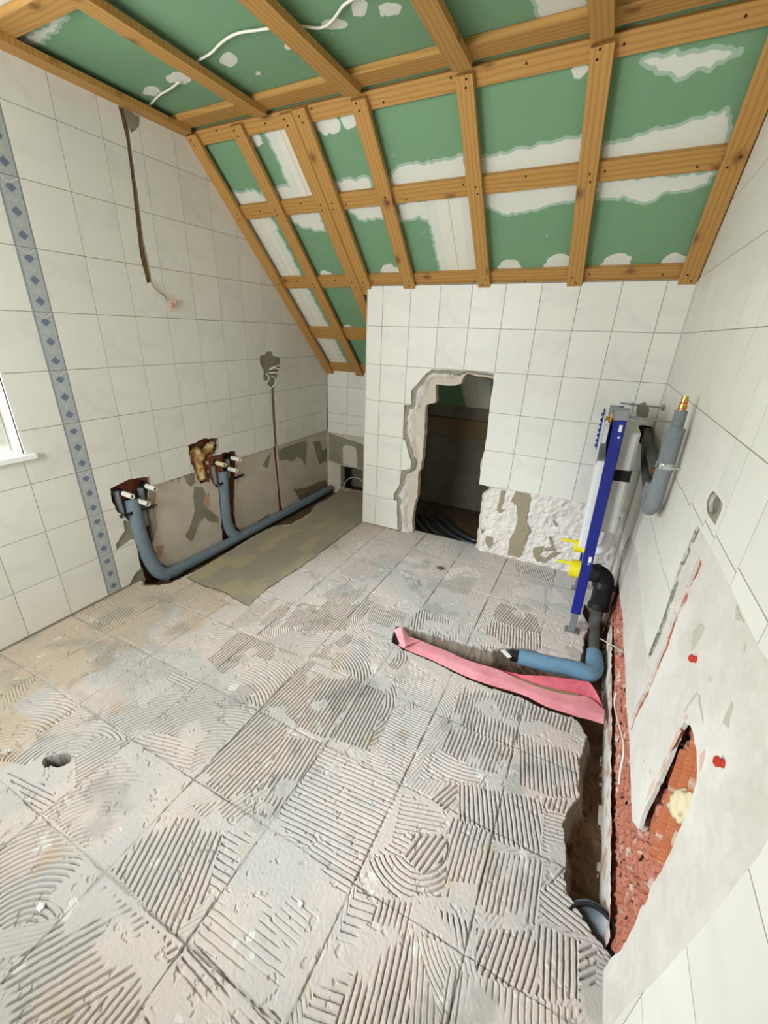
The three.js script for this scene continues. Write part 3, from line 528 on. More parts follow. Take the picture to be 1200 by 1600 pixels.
// ================================================================ wall behind the camera
const wallFront = struct('wall_front');
mesh('plaster', carved([[-2.8, -0.15], [0.15, -0.15], [0.15, 2.65], [-2.8, 2.65]], [rect(WIN2.x0, WIN2.y0, WIN2.x1, WIN2.y1)], -0.2, 0, 'front'), M.plasterWhite, wallFront);
const rear = struct('added_window_2');  // unseen window, added to hold the rear fill light
{
  const { x0, x1, y0, y1, z } = WIN2, f = 0.09, q = [], B = (a, b, c, d) => q.push(block(b - a, d - c, 0.06, 0.004).translate((a + b) / 2, (c + d) / 2, z + 0.09));
  B(x0, x1, y0, y0 + f); B(x0, x1, y1 - f, y1); B(x0, x0 + f, y0 + f, y1 - f); B(x1 - f, x1, y0 + f, y1 - f);
  mesh('window_frame', joined(q), M.frame, rear);
  mesh('pane', block(x1 - x0 - 2 * f + 0.02, y1 - y0 - 2 * f + 0.02, 0.006, 0.0005).translate((x0 + x1) / 2, (y0 + y1) / 2, z + 0.09), M.glass, rear);
  mesh('window_sill', block(x1 - x0 + 0.06, 0.02, 0.16, 0.004).translate((x0 + x1) / 2, y0 - 0.01, z + 0.02), M.frame, rear);
}

// ================================================================ CEILING: green boards, filler, battens
const ceiling = struct('ceiling');
const SX0 = -2.70, SX1 = 0.04, SS0 = -1.42, SS1 = 1.02;             // the sloping boards in (x, along the slope)
const CZ0 = 0.69, CZ1 = 3.62, YB = 2.42 + 2 * BT;
function filler(x, poly, s, thin = true) {                          // joint compound: ragged white with a thinner veil around it
  const draw = (amp, style, grow) => { x.fillStyle = style; x.beginPath(); const r = rough(poly, 9, amp, s); r.forEach(([a, b], i) => (i ? x.lineTo(a, b) : x.moveTo(a, b))); x.closePath(); x.fill(); if (grow) { x.strokeStyle = style; x.lineWidth = grow; x.lineJoin = 'round'; x.stroke(); } };
  if (thin) draw(5, 'rgba(205,217,208,0.55)', 13);
  draw(4, '#dcdccf', 0);
}
function greenBase(x, w, h) {
  x.fillStyle = '#769c76'; x.fillRect(0, 0, w, h);
  for (let i = 0; i < 9000; i++) { const g = hash(i, 9, 1); x.fillStyle = g < 0.5 ? 'rgba(96,138,104,0.10)' : 'rgba(140,176,142,0.10)'; const a = w * hash(i, 1, 1), b = h * hash(i, 2, 1); x.fillRect(a, b, 1 + 5 * hash(i, 3, 1), 1 + 3 * hash(i, 4, 1)); }
  for (let i = 0; i < 50; i++) { x.fillStyle = 'rgba(214,224,214,0.35)'; x.beginPath(); x.arc(w * hash(i, 5, 2), h * hash(i, 6, 2), 1 + 2.5 * hash(i, 7, 2), 0, 7); x.fill(); }
}
const SW = 1370, SH = 1220;
const S2 = (p) => [(p[0] - SX0) / (SX1 - SX0) * SW, (SS1 - p[1]) / (SS1 - SS0) * SH];
const slopeMap = canvasTexture(SW, SH, (x, w, h) => {
  greenBase(x, w, h);
  const P = (list) => list.map(([u, v]) => S2(sl(u, v)));
  const band = [[[610, 290], [610, 280], [620, 265], [640, 256], [675, 257], [700, 250], [724, 244], [728, 282]], [[752, 272], [752, 247], [800, 238], [835, 230], [870, 222], [912, 212], [912, 256]], [[940, 252], [945, 229], [980, 222], [1025, 202], [1060, 200], [1100, 186], [1134, 172], [1140, 185], [1130, 226], [1122, 240]],
    [[757, 300], [905, 288], [902, 312], [870, 316], [835, 328], [800, 331], [785, 334], [762, 322]], [[932, 285], [1115, 270], [1105, 286], [1065, 298], [1035, 301], [1022, 312], [1007, 316], [980, 307], [935, 309]], [[622, 320], [732, 306], [734, 330], [700, 345], [680, 352], [655, 336], [625, 345]], [[1005, 97], [1025, 90], [1130, 80], [1155, 80], [1130, 95], [1080, 112], [1060, 120], [1025, 102]],
    [[362, 302], [400, 299], [418, 316], [372, 322]], [[520, 285], [575, 279], [584, 298], [526, 303]], [[540, 327], [595, 321], [602, 340], [565, 342]], [[450, 335], [497, 332], [507, 360], [475, 355], [455, 345]], [[410, 300], [468, 290], [486, 306], [432, 317]]];
  band.forEach((b, i) => filler(x, P(b), i));
  const strip = (x0, x1, s0, s1, i) => { filler(x, [S2([x0 - 0.05, s1]), S2([x1 + 0.05, s1]), S2([x1 + 0.05, s0]), S2([x0 - 0.05, s0])].map(([a, b]) => [a, b]), 40 + i, true); x.fillStyle = '#e4e0cf'; const [a, b] = S2([x0, s1]), [c, d] = S2([x1, s0]); x.fillRect(a, b, c - a, d - b); };
  strip(-1.29, -1.16, -1.4, 0.50, 1); strip(-2.53, -2.44, -0.95, 0.50, 2); strip(-2.09, -2.01, 0.56, 0.93, 3);
  for (const [u, v, r] of [[510, 430, 11], [797, 421, 15], [872, 415, 16], [962, 415, 16], [1055, 411, 13], [610, 426, 14], [545, 512, 9], [510, 192, 15], [400, 217, 9], [545, 186, 10], [905, 110, 6], [688, 131, 6]]) { const [a, b] = S2(sl(u, v)), q = r * 2.4; filler(x, [...Array(9)].map((_, k) => [a + q * Math.cos(k * 0.698) * (0.8 + 0.4 * hash(k, r, 5)), b + q * Math.sin(k * 0.698) * (0.7 + 0.3 * hash(k, r, 6))]), r, false); }
  x.strokeStyle = 'rgba(120,132,122,0.7)'; x.lineWidth = 1.2; const jy = S2([0, 0.555])[1]; x.beginPath(); x.moveTo(0, jy); x.lineTo(w, jy); x.stroke();
});
const CW = 1370, CH = 1465, C2 = (p) => [(p[0] - SX0) / (SX1 - SX0) * CW, (p[1] - CZ0) / (CZ1 - CZ0) * CH];
const flatMap = canvasTexture(CW, CH, (x, w, h) => {
  greenBase(x, w, h);
  const P = (list) => list.map(([u, v]) => C2(ce(u, v)));
  for (const [u, v, rx, ry] of [[357, 93, 13, 11], [450, 72, 7, 6], [280, 122, 20, 9], [237, 142, 15, 8], [562, 12, 13, 16], [600, 17, 8, 9], [522, 38, 20, 9], [610, 15, 18, 11], [262, 68, 3, 3], [403, 115, 4, 3]]) { const pts = [...Array(14)].map((_, k) => ce(u + rx * Math.cos(k * 0.449) * (0.85 + 0.3 * hash(k, u, 5)), v + ry * Math.sin(k * 0.449) * (0.85 + 0.3 * hash(k, u, 6)))); filler(x, pts.map(C2), u, false); }
  filler(x, P([[835, 0], [850, 35], [917, 26], [917, -40], [830, -40]]), 3); filler(x, P([[25, 70], [95, 28], [102, 25], [64, 66]]), 4); filler(x, P([[-60, -40], [60, -40], [45, 0], [0, 28], [-60, 60]]), 5, false);
  filler(x, P([[425, 170], [450, 165], [448, 172], [428, 178]]), 6); filler(x, P([[842, 75], [960, 50], [1000, 45], [1180, 20], [1180, 28], [960, 62], [845, 80]]), 7); filler(x, P([[660, 82], [680, 78], [682, 84], [662, 86]]), 8);
  for (let k = 0; k < 26; k++) { const [a, b] = C2([SX0 + 2.7 * hash(k, 1, 77), 1.8 + 1.7 * hash(k, 2, 77)]), q = 12 + 16 * hash(k, 3, 77); filler(x, [...Array(9)].map((_, i) => [a + q * Math.cos(i * 0.698), b + q * 0.7 * Math.sin(i * 0.698)]), k, false); }
});
slopeMap.wrapS = slopeMap.wrapT = flatMap.wrapS = flatMap.wrapT = THREE.ClampToEdgeWrapping;
const slopeMat = std({ map: slopeMap, roughness: 0.9 }), flatMat = std({ map: flatMap, roughness: 0.9 });
const SB = new THREE.Matrix4().makeBasis(NX, SD, SN);               // x, along the slope, into the room
function slopeBoard(x0, x1, s0, s1) {
  const g = block(x1 - x0 - 0.0015, s1 - s0 - 0.0015, 0.0125, 0.001).translate((x0 + x1) / 2, (s0 + s1) / 2, -2 * BT - 0.00625), p = g.attributes.position, uv = g.attributes.uv;
  for (let i = 0; i < p.count; i++) uv.setXY(i, (p.getX(i) - SX0) / (SX1 - SX0), (p.getY(i) - SS0) / (SS1 - SS0));
  g.applyMatrix4(SB); g.translate(S0.x, S0.y, S0.z); mesh('plasterboard', g, slopeMat, ceiling);
}
for (const [a, b] of [[SX0, -2.05], [-2.05, -0.565], [-0.565, SX1]]) slopeBoard(a, b, 0.555, 1.005);
for (const [a, b] of [[SX0, -2.485], [-2.485, -1.225], [-1.225, SX1]]) slopeBoard(a, b, SS0, 0.555);
function flatBoard(x0, x1, z0, z1) {
  const g = block(x1 - x0 - 0.0015, 0.0125, z1 - z0 - 0.0015, 0.001).translate((x0 + x1) / 2, YB + 0.00625, (z0 + z1) / 2), p = g.attributes.position, uv = g.attributes.uv;
  for (let i = 0; i < p.count; i++) uv.setXY(i, (p.getX(i) - SX0) / (SX1 - SX0), 1 - (p.getZ(i) - CZ0) / (CZ1 - CZ0));
  mesh('plasterboard', g, flatMat, ceiling);
}
for (const [a, b] of [[SX0, -2.075], [-2.075, -0.57], [-0.57, SX1]]) { flatBoard(a, b, CZ0, 1.62); flatBoard(a, b, 1.62, CZ1); }
mesh('roof_deck', block(3.2, 0.1, 3.2, 0.002).translate(-1.3, YB + 0.08, 2.20), M.masonry, ceiling);
mesh('roof_deck', (() => { const g = block(3.2, 2.9, 0.1, 0.002).translate(-1.3, -0.35, -2 * BT - 0.075); g.applyMatrix4(SB); return g.translate(S0.x, S0.y, S0.z); })(), M.masonry, ceiling);
// battens: first layer across, second layer down the slope and along the ceiling
let bn = 0; const screws = [];
function slopeBatten(x0, x1, s0, s1, layer) {
  const g = metric(block(x1 - x0, s1 - s0, BT - 0.001, 0.002), R(0, 3), R(0, 3), s1 - s0 > x1 - x0), p = g.attributes.position; bn++;
  g.translate((x0 + x1) / 2, (s0 + s1) / 2, -BT / 2 - (layer ? 0 : BT)); g.applyMatrix4(SB); g.translate(S0.x, S0.y, S0.z);
  mesh('batten', g, M.wood[bn % 2], ceiling);
}
function flatBatten(x0, x1, z0, z1, layer) { bn++; mesh('batten', metric(block(x1 - x0, BT - 0.001, z1 - z0, 0.002), R(0, 3), R(0, 3), z1 - z0 > x1 - x0).translate((x0 + x1) / 2, 2.42 + BT / 2 + (layer ? 0 : BT), (z0 + z1) / 2), M.wood[bn % 2], ceiling); }
const XS = [[-2.628, -2.555], [-2.308, -2.232], [-1.983, -1.909], [-1.907, -1.828], [-1.588, -1.508], [-1.1, -1.028], [-0.604, -0.526], [-0.084, -0.004]];
const HS = [[0.928, 0.995], [0.512, 0.593], [-0.006, 0.082], [-0.50, -0.388], [-0.945, -0.81]];
for (const [s0, s1] of HS.slice(0, 3)) slopeBatten(-2.62, -0.003, s0, s1, 0);
for (const [s0, s1] of HS.slice(3)) slopeBatten(-2.62, XK - 0.02, s0, s1, 0);
XS.forEach(([a, b], i) => slopeBatten(a, b, i < 3 ? -0.915 : -0.045, i === 3 ? 1.0 : 0.995 - 0.012 * hash(i, 2, 2), 1));
const ZS = [[0.725, 0.825], [1.555, 1.645], [2.3, 2.39], [3.1, 3.19]];
for (const [a, b] of ZS) flatBatten(-2.62, -0.003, a, b, 0);
for (const [a, b] of [[-2.628, -2.555], [-2.112, -2.038], [-1.598, -1.516], [-1.102, -1.024], [-0.606, -0.532], [-0.084, -0.004]]) flatBatten(a, b, 0.73 + 0.01 * hash(a * 100 | 0, 1, 1), 3.58, 1);
const screwAt = (p, n) => { const g = new THREE.CylinderGeometry(0.0042, 0.0042, 0.003, 8); g.applyQuaternion(new THREE.Quaternion().setFromUnitVectors(NY, n)); g.translate(p.x, p.y, p.z); screws.push(g); };
for (const [x0, x1] of XS) for (const [s0, s1] of (x0 < -1.9 ? HS : HS.slice(0, 3))) for (const t of [0.3, 0.7]) { const p = S0.clone().addScaledVector(SD, mix(s0, s1, t)); p.x = mix(x0, x1, 0.3 + 0.4 * hash(x0 * 99 | 0, s0 * 99 | 0, t * 10)); screwAt(p.addScaledVector(SN, 0.0005), SN); }
for (const [s0, s1] of HS.slice(0, 3)) for (let k = 0; k < 8; k++) { const p = S0.clone().addScaledVector(SD, mix(s0, s1, 0.2 + 0.6 * hash(k, s0 * 99 | 0, 4))).addScaledVector(SN, -BT + 0.0006); p.x = -2.5 + 0.32 * k + 0.1 * hash(k, 2, 9); screwAt(p, SN); }
const sc = mesh('screw_heads', joined(screws), M.screw, ceiling); sc.userData.kind = 'stuff';
// ================================================================ FLOOR: the combed adhesive bed of the lifted tiles, one square per tile
const floor = struct('floor');
const FXS = [0.02, -0.32, -0.651, -0.972, -1.307, -1.645, -1.99, -2.33, -2.66], FZS = [-0.69, -0.45, -0.115, 0.22, 0.555, 0.89, 1.225, 1.567, 1.92, 2.26, 2.585, 2.92, 3.26, 3.62];
const trenchWall = [...px(fl, [[913, 944], [911, 958], [921, 976], [913, 996], [911, 1022], [905, 1038], [867, 1028], [837, 1015], [802, 1012], [770, 1016], [735, 1008], [690, 994], [640, 981], [618, 978], [612, 1003], [630, 1015], [675, 1033], [720, 1056], [765, 1074], [810, 1087], [855, 1109], [893, 1120], [905, 1130], [918, 1150], [906, 1187], [906, 1230], [905, 1246], [890, 1262], [879, 1290], [884, 1320], [886, 1345], [884, 1372], [888, 1396], [902, 1420], [920, 1447], [941, 1478]]), [0.1, 2.12], [0.1, 0.35], [-0.14, 0.35]];
const channelLeft = [...px(fl, [[226, 915], [262, 912], [283, 903], [312, 888], [340, 872], [372, 852], [398, 836], [420, 826], [440, 820], [455, 818], [484, 802], [488, 795], [503, 786], [520, 776]]), [-2.52, -0.80], [-2.75, -0.80], [-2.75, 1.44]];
const cavityZone = [[XK, -0.1], [0.1, -0.1], [0.1, -0.8], [XK, -0.8]];
const drillHole = px(fl, [[66, 1192], [70, 1184], [80, 1181], [89, 1181], [100, 1177], [109, 1178], [112, 1184], [108, 1192], [98, 1196], [90, 1199], [80, 1195], [71, 1199]]);
const smallCrack = px(fl, [[612, 1003], [618, 995], [632, 1010], [630, 1018]]);
const patchPoly = rough([...px(fl, [[388, 947], [420, 918], [470, 886], [505, 860], [545, 830], [559, 820], [567, 814]]), [XK - 0.01, -0.665], ...px(fl, [[553, 768], [530, 766], [512, 780], [494, 788], [487, 797], [489, 803], [478, 810], [462, 818], [447, 822], [436, 821], [424, 824], [405, 834], [380, 850], [345, 870], [315, 889], [291, 903], [318, 915], [352, 926], [375, 940]])], 0.03, 0.004, 61);
// trowel strokes, later ones over earlier ones: along a line, or in arcs round a centre
const strokes = [];
const L = (poly, p, q, amp = 1, pitch = 0.0152) => { const a = fl(...p), b = fl(...q), l = Math.hypot(b[0] - a[0], b[1] - a[1]); strokes.push({ poly: px(fl, poly), b: null, a, n: [-(b[1] - a[1]) / l, (b[0] - a[0]) / l], amp, pitch }); };
const A = (poly, c, amp = 1, pitch = 0.0152) => strokes.push({ poly: px(fl, poly), c: fl(...c), amp, pitch });
const N = (poly) => strokes.push({ poly: px(fl, poly), amp: 0, pitch: 1, c: [0, 0] });
// left and centre
A([[0, 1120], [62, 1058], [128, 1102], [30, 1190], [0, 1190]], [-8, 1190], 0.9);
L([[62, 1053], [177, 990], [238, 1022], [130, 1098]], [67, 1080], [165, 1017], 0.5, 0.0115);
L([[180, 988], [290, 950], [330, 975], [240, 1020]], [217, 1000], [283, 957], 0.35, 0.0115);
A([[2, 1186], [128, 1104], [205, 1158], [165, 1192], [118, 1182], [70, 1178], [40, 1196]], [96, 1206], 1);
L([[118, 1182], [150, 1150], [205, 1158], [120, 1232]], [128, 1190], [180, 1162], 0.9);
L([[5, 1205], [70, 1225], [90, 1250], [60, 1268]], [12, 1216], [66, 1243], 0.9);
L([[125, 1100], [236, 1026], [310, 1066], [205, 1155]], [150, 1095], [232, 1040], 0.5, 0.012);
A([[150, 1110], [290, 1078], [300, 1090], [250, 1120], [205, 1150]], [240, 1230], 1);
L([[270, 1050], [310, 1065], [300, 1078], [262, 1062]], [272, 1055], [300, 1068], 1.2);
A([[205, 1155], [320, 1066], [402, 1108], [300, 1212]], [318, 1226], 0.9);
L([[200, 1165], [230, 1142], [310, 1155], [296, 1205]], [203, 1163], [293, 1186], 0.9);
A([[66, 1270], [205, 1165], [262, 1190], [230, 1290], [160, 1345]], [118, 1375], 0.75);
N([[180, 1170], [210, 1160], [298, 1212], [240, 1260], [235, 1230]]);
A([[240, 1020], [330, 960], [365, 985], [322, 1028]], [300, 1120], 0.7);
L([[325, 1030], [375, 985], [433, 1010], [420, 1045], [355, 1060]], [333, 1030], [387, 987], 1.2, 0.0155);
A([[330, 1065], [395, 1025], [470, 1040], [405, 1105]], [330, 1115], 0.8);
L([[305, 1212], [405, 1110], [455, 1125], [400, 1275], [330, 1230]], [360, 1233], [467, 1122], 1.25, 0.0165);
L([[440, 1150], [508, 1158], [425, 1285], [395, 1270]], [425, 1260], [495, 1150], 1, 0.0165);
L([[360, 1245], [420, 1230], [405, 1285], [370, 1270]], [365, 1270], [410, 1240], 0.5);
L([[407, 1108], [482, 1032], [520, 1045], [460, 1130]], [415, 1098], [474, 1043], 1.1);
L([[460, 1130], [515, 1045], [568, 1062], [510, 1155]], [497, 1147], [550, 1062], 1.15);
N([[418, 1103], [440, 1108], [462, 1128], [450, 1132], [425, 1115]]);
// centre columns
L([[488, 1026], [540, 990], [562, 995], [520, 1032]], [500, 1023], [542, 992], 1.1);
A([[518, 1035], [556, 992], [615, 1010], [570, 1064], [520, 1045]], [478, 1058], 1.1);
L([[515, 1150], [570, 1068], [604, 1085], [580, 1175]], [530, 1150], [566, 1085], 1.1);
A([[575, 1175], [604, 1085], [618, 1060], [622, 1080], [610, 1120], [592, 1160]], [540, 1090], 1);
L([[622, 1075], [640, 1030], [690, 1060], [675, 1105]], [627, 1078], [680, 1098], 0.7, 0.012);
L([[590, 1170], [612, 1110], [675, 1108], [628, 1232]], [590, 1172], [638, 1196], 0.85, 0.0135);
A([[604, 1045], [630, 1010], [640, 1030], [612, 1060]], [580, 1020], 1);
L([[512, 1162], [560, 1175], [628, 1236], [556, 1370], [425, 1288]], [500, 1212], [612, 1262], 1, 0.0165);
N([[500, 1150], [540, 1160], [575, 1180], [560, 1195], [520, 1170]]);
L([[640, 1110], [668, 1098], [690, 1112], [640, 1215]], [640, 1140], [668, 1152], 0.5, 0.012);
// right of the long joint
L([[725, 1055], [760, 1072], [850, 1106], [820, 1150], [725, 1100]], [738, 1095], [752, 1058], 0.9);
L([[825, 1100], [900, 1125], [892, 1150], [830, 1118]], [866, 1128], [874, 1100], 1.1);
L([[830, 1125], [905, 1150], [905, 1180], [835, 1160]], [845, 1128], [895, 1146], 0.6, 0.011);
L([[715, 1085], [735, 1075], [745, 1110], [815, 1140], [805, 1170], [700, 1130]], [715, 1122], [724, 1088], 1);
L([[705, 1125], [805, 1172], [795, 1215], [690, 1178]], [700, 1168], [716, 1130], 1.1);
A([[665, 1180], [690, 1170], [745, 1200], [750, 1222], [655, 1218]], [735, 1110], 0.9);
L([[745, 1168], [800, 1172], [790, 1212], [728, 1196]], [765, 1200], [776, 1168], 1.05);
L([[812, 1145], [905, 1178], [905, 1248], [865, 1245], [810, 1225]], [850, 1235], [845, 1170], 1);
L([[848, 1245], [888, 1250], [884, 1272], [850, 1262]], [866, 1265], [872, 1246], 1);
L([[672, 1245], [698, 1225], [716, 1225], [714, 1250], [700, 1270]], [678, 1248], [708, 1222], 1.15);
L([[716, 1224], [765, 1232], [848, 1250], [845, 1335], [780, 1315], [716, 1280]], [735, 1290], [733, 1230], 1.15);
L([[852, 1265], [886, 1275], [886, 1335], [848, 1330]], [850, 1295], [884, 1305], 0.7, 0.013);
L([[630, 1240], [690, 1268], [700, 1290], [610, 1330]], [610, 1290], [672, 1303], 0.8);
L([[580, 1340], [640, 1300], [660, 1330], [680, 1390], [640, 1400]], [585, 1345], [680, 1395], 0.9);
A([[575, 1345], [600, 1335], [690, 1350], [705, 1300], [720, 1320], [690, 1400], [610, 1400]], [655, 1312], 1);
L([[630, 1336], [648, 1303], [702, 1305], [692, 1345], [660, 1365]], [637, 1335], [661, 1303], 1.25, 0.017);
L([[705, 1275], [768, 1300], [745, 1400], [695, 1400]], [708, 1370], [732, 1285], 0.9);
L([[750, 1325], [850, 1345], [840, 1445], [745, 1420]], [794, 1450], [812, 1345], 0.95);
L([[845, 1385], [880, 1345], [888, 1365], [850, 1405]], [850, 1395], [884, 1355], 0.9);
L([[843, 1395], [888, 1358], [890, 1398], [935, 1468], [850, 1436]], [845, 1402], [918, 1462], 1.2);
N([[700, 1375], [745, 1380], [760, 1440], [715, 1445]]);
L([[650, 1405], [735, 1440], [726, 1482], [655, 1460]], [668, 1450], [664, 1415], 1.25);
L([[588, 1402], [650, 1412], [640, 1600], [520, 1600]], [556, 1570], [596, 1420], 1.1, 0.0155);
L([[560, 1385], [592, 1405], [560, 1500], [520, 1600], [470, 1600]], [540, 1455], [590, 1472], 0.9, 0.019);
L([[642, 1440], [690, 1600], [640, 1600]], [648, 1590], [655, 1470], 0.5);
L([[745, 1450], [835, 1455], [860, 1480], [850, 1560], [745, 1520]], [778, 1520], [800, 1452], 1.1);
L([[835, 1440], [905, 1470], [905, 1560], [845, 1560]], [870, 1540], [872, 1460], 1.1);
L([[700, 1510], [900, 1580], [880, 1600], [690, 1600]], [745, 1600], [752, 1530], 0.6);
L([[905, 1470], [935, 1480], [928, 1590], [905, 1580]], [906, 1500], [930, 1490], 1);
// near left
A([[0, 1320], [66, 1280], [158, 1370], [110, 1425], [60, 1440], [0, 1452]], [12, 1496], 1);
L([[250, 1276], [310, 1280], [340, 1300], [375, 1288], [350, 1370], [275, 1460], [175, 1360]], [205, 1400], [268, 1278], 1.25, 0.0185);
L([[300, 1258], [365, 1250], [392, 1280], [345, 1306]], [318, 1305], [366, 1262], 0.7);
L([[350, 1300], [400, 1300], [345, 1395], [325, 1390]], [350, 1320], [385, 1340], 1, 0.019);
L([[25, 1500], [165, 1385], [282, 1482], [210, 1600], [0, 1600], [0, 1540]], [42, 1500], [212, 1405], 1.25, 0.0185);
N([[228, 1440], [262, 1470], [262, 1510], [220, 1545], [205, 1500]]);
L([[110, 1590], [225, 1525], [215, 1600], [100, 1600]], [150, 1596], [212, 1520], 1.2, 0.018);
L([[345, 1380], [420, 1395], [450, 1545], [300, 1480]], [330, 1415], [440, 1500], 0.55, 0.019);
L([[455, 1400], [500, 1420], [480, 1520], [420, 1440]], [430, 1410], [500, 1470], 0.4, 0.017);
L([[500, 1305], [560, 1370], [540, 1400], [480, 1330]], [505, 1328], [560, 1362], 0.7);
L([[300, 1470], [440, 1580], [440, 1600], [220, 1600], [270, 1520]], [312, 1480], [415, 1592], 1.25, 0.0185);
// far part
A([[525, 830], [560, 845], [560, 870], [525, 865]], [535, 880], 0.8); A([[625, 870], [660, 870], [655, 893], [620, 890]], [618, 900], 1);
A([[695, 890], [730, 885], [755, 900], [725, 915], [695, 905]], [690, 915], 1); A([[650, 885], [690, 895], [690, 905], [640, 900]], [665, 870], 0.6);
L([[480, 970], [520, 930], [560, 945], [540, 985], [470, 985]], [443, 973], [480, 943], 1); L([[440, 980], [470, 940], [520, 950], [510, 975]], [443, 973], [480, 943], 1.1);
A([[420, 1000], [460, 985], [530, 985], [500, 1020], [440, 1020]], [480, 1052], 0.7); L([[395, 975], [440, 945], [470, 930], [430, 980]], [400, 985], [450, 945], 0.8);
L([[350, 985], [395, 945], [440, 930], [400, 975]], [355, 985], [420, 940], 0.6, 0.012); L([[520, 895], [570, 870], [610, 885], [570, 920]], [530, 910], [575, 880], 0.7);
L([[500, 930], [550, 905], [575, 920], [545, 950]], [515, 938], [550, 912], 0.8); L([[553, 955], [575, 932], [585, 940], [565, 968]], [558, 962], [580, 935], 1.1);
L([[580, 940], [640, 960], [625, 985], [575, 970]], [600, 970], [612, 945], 0.5, 0.012); L([[640, 970], [655, 953], [720, 975], [715, 1005], [645, 985]], [690, 1000], [693, 962], 0.9);
L([[770, 962], [782, 940], [838, 962], [848, 992], [820, 985], [780, 972]], [772, 962], [790, 942], 1.15); L([[750, 1012], [766, 970], [845, 992], [850, 1012], [820, 1020]], [768, 1008], [773, 972], 1.15);
A([[853, 925], [866, 918], [890, 945], [855, 942]], [845, 960], 1.1); L([[803, 878], [868, 895], [866, 912], [808, 892]], [820, 892], [816, 880], 1); A([[800, 905], [850, 915], [850, 940], [800, 930]], [790, 960], 0.6);
L([[630, 900], [665, 905], [660, 920], [640, 930]], [640, 928], [662, 905], 0.7); L([[765, 867], [790, 870], [788, 876], [768, 872]], [776, 876], [774, 868], 0.8);
for (const s of strokes) s.b = box2(s.poly);
const C_BED = [rgb(209, 194, 185), rgb(202, 191, 184), rgb(192, 187, 182)], C_BEIGE = rgb(194, 172, 140), C_JOINT = rgb(156, 152, 144), C_MUD = [rgb(112, 82, 58), rgb(74, 54, 38)], C_SCREED = [rgb(176, 142, 118), rgb(142, 116, 94)];
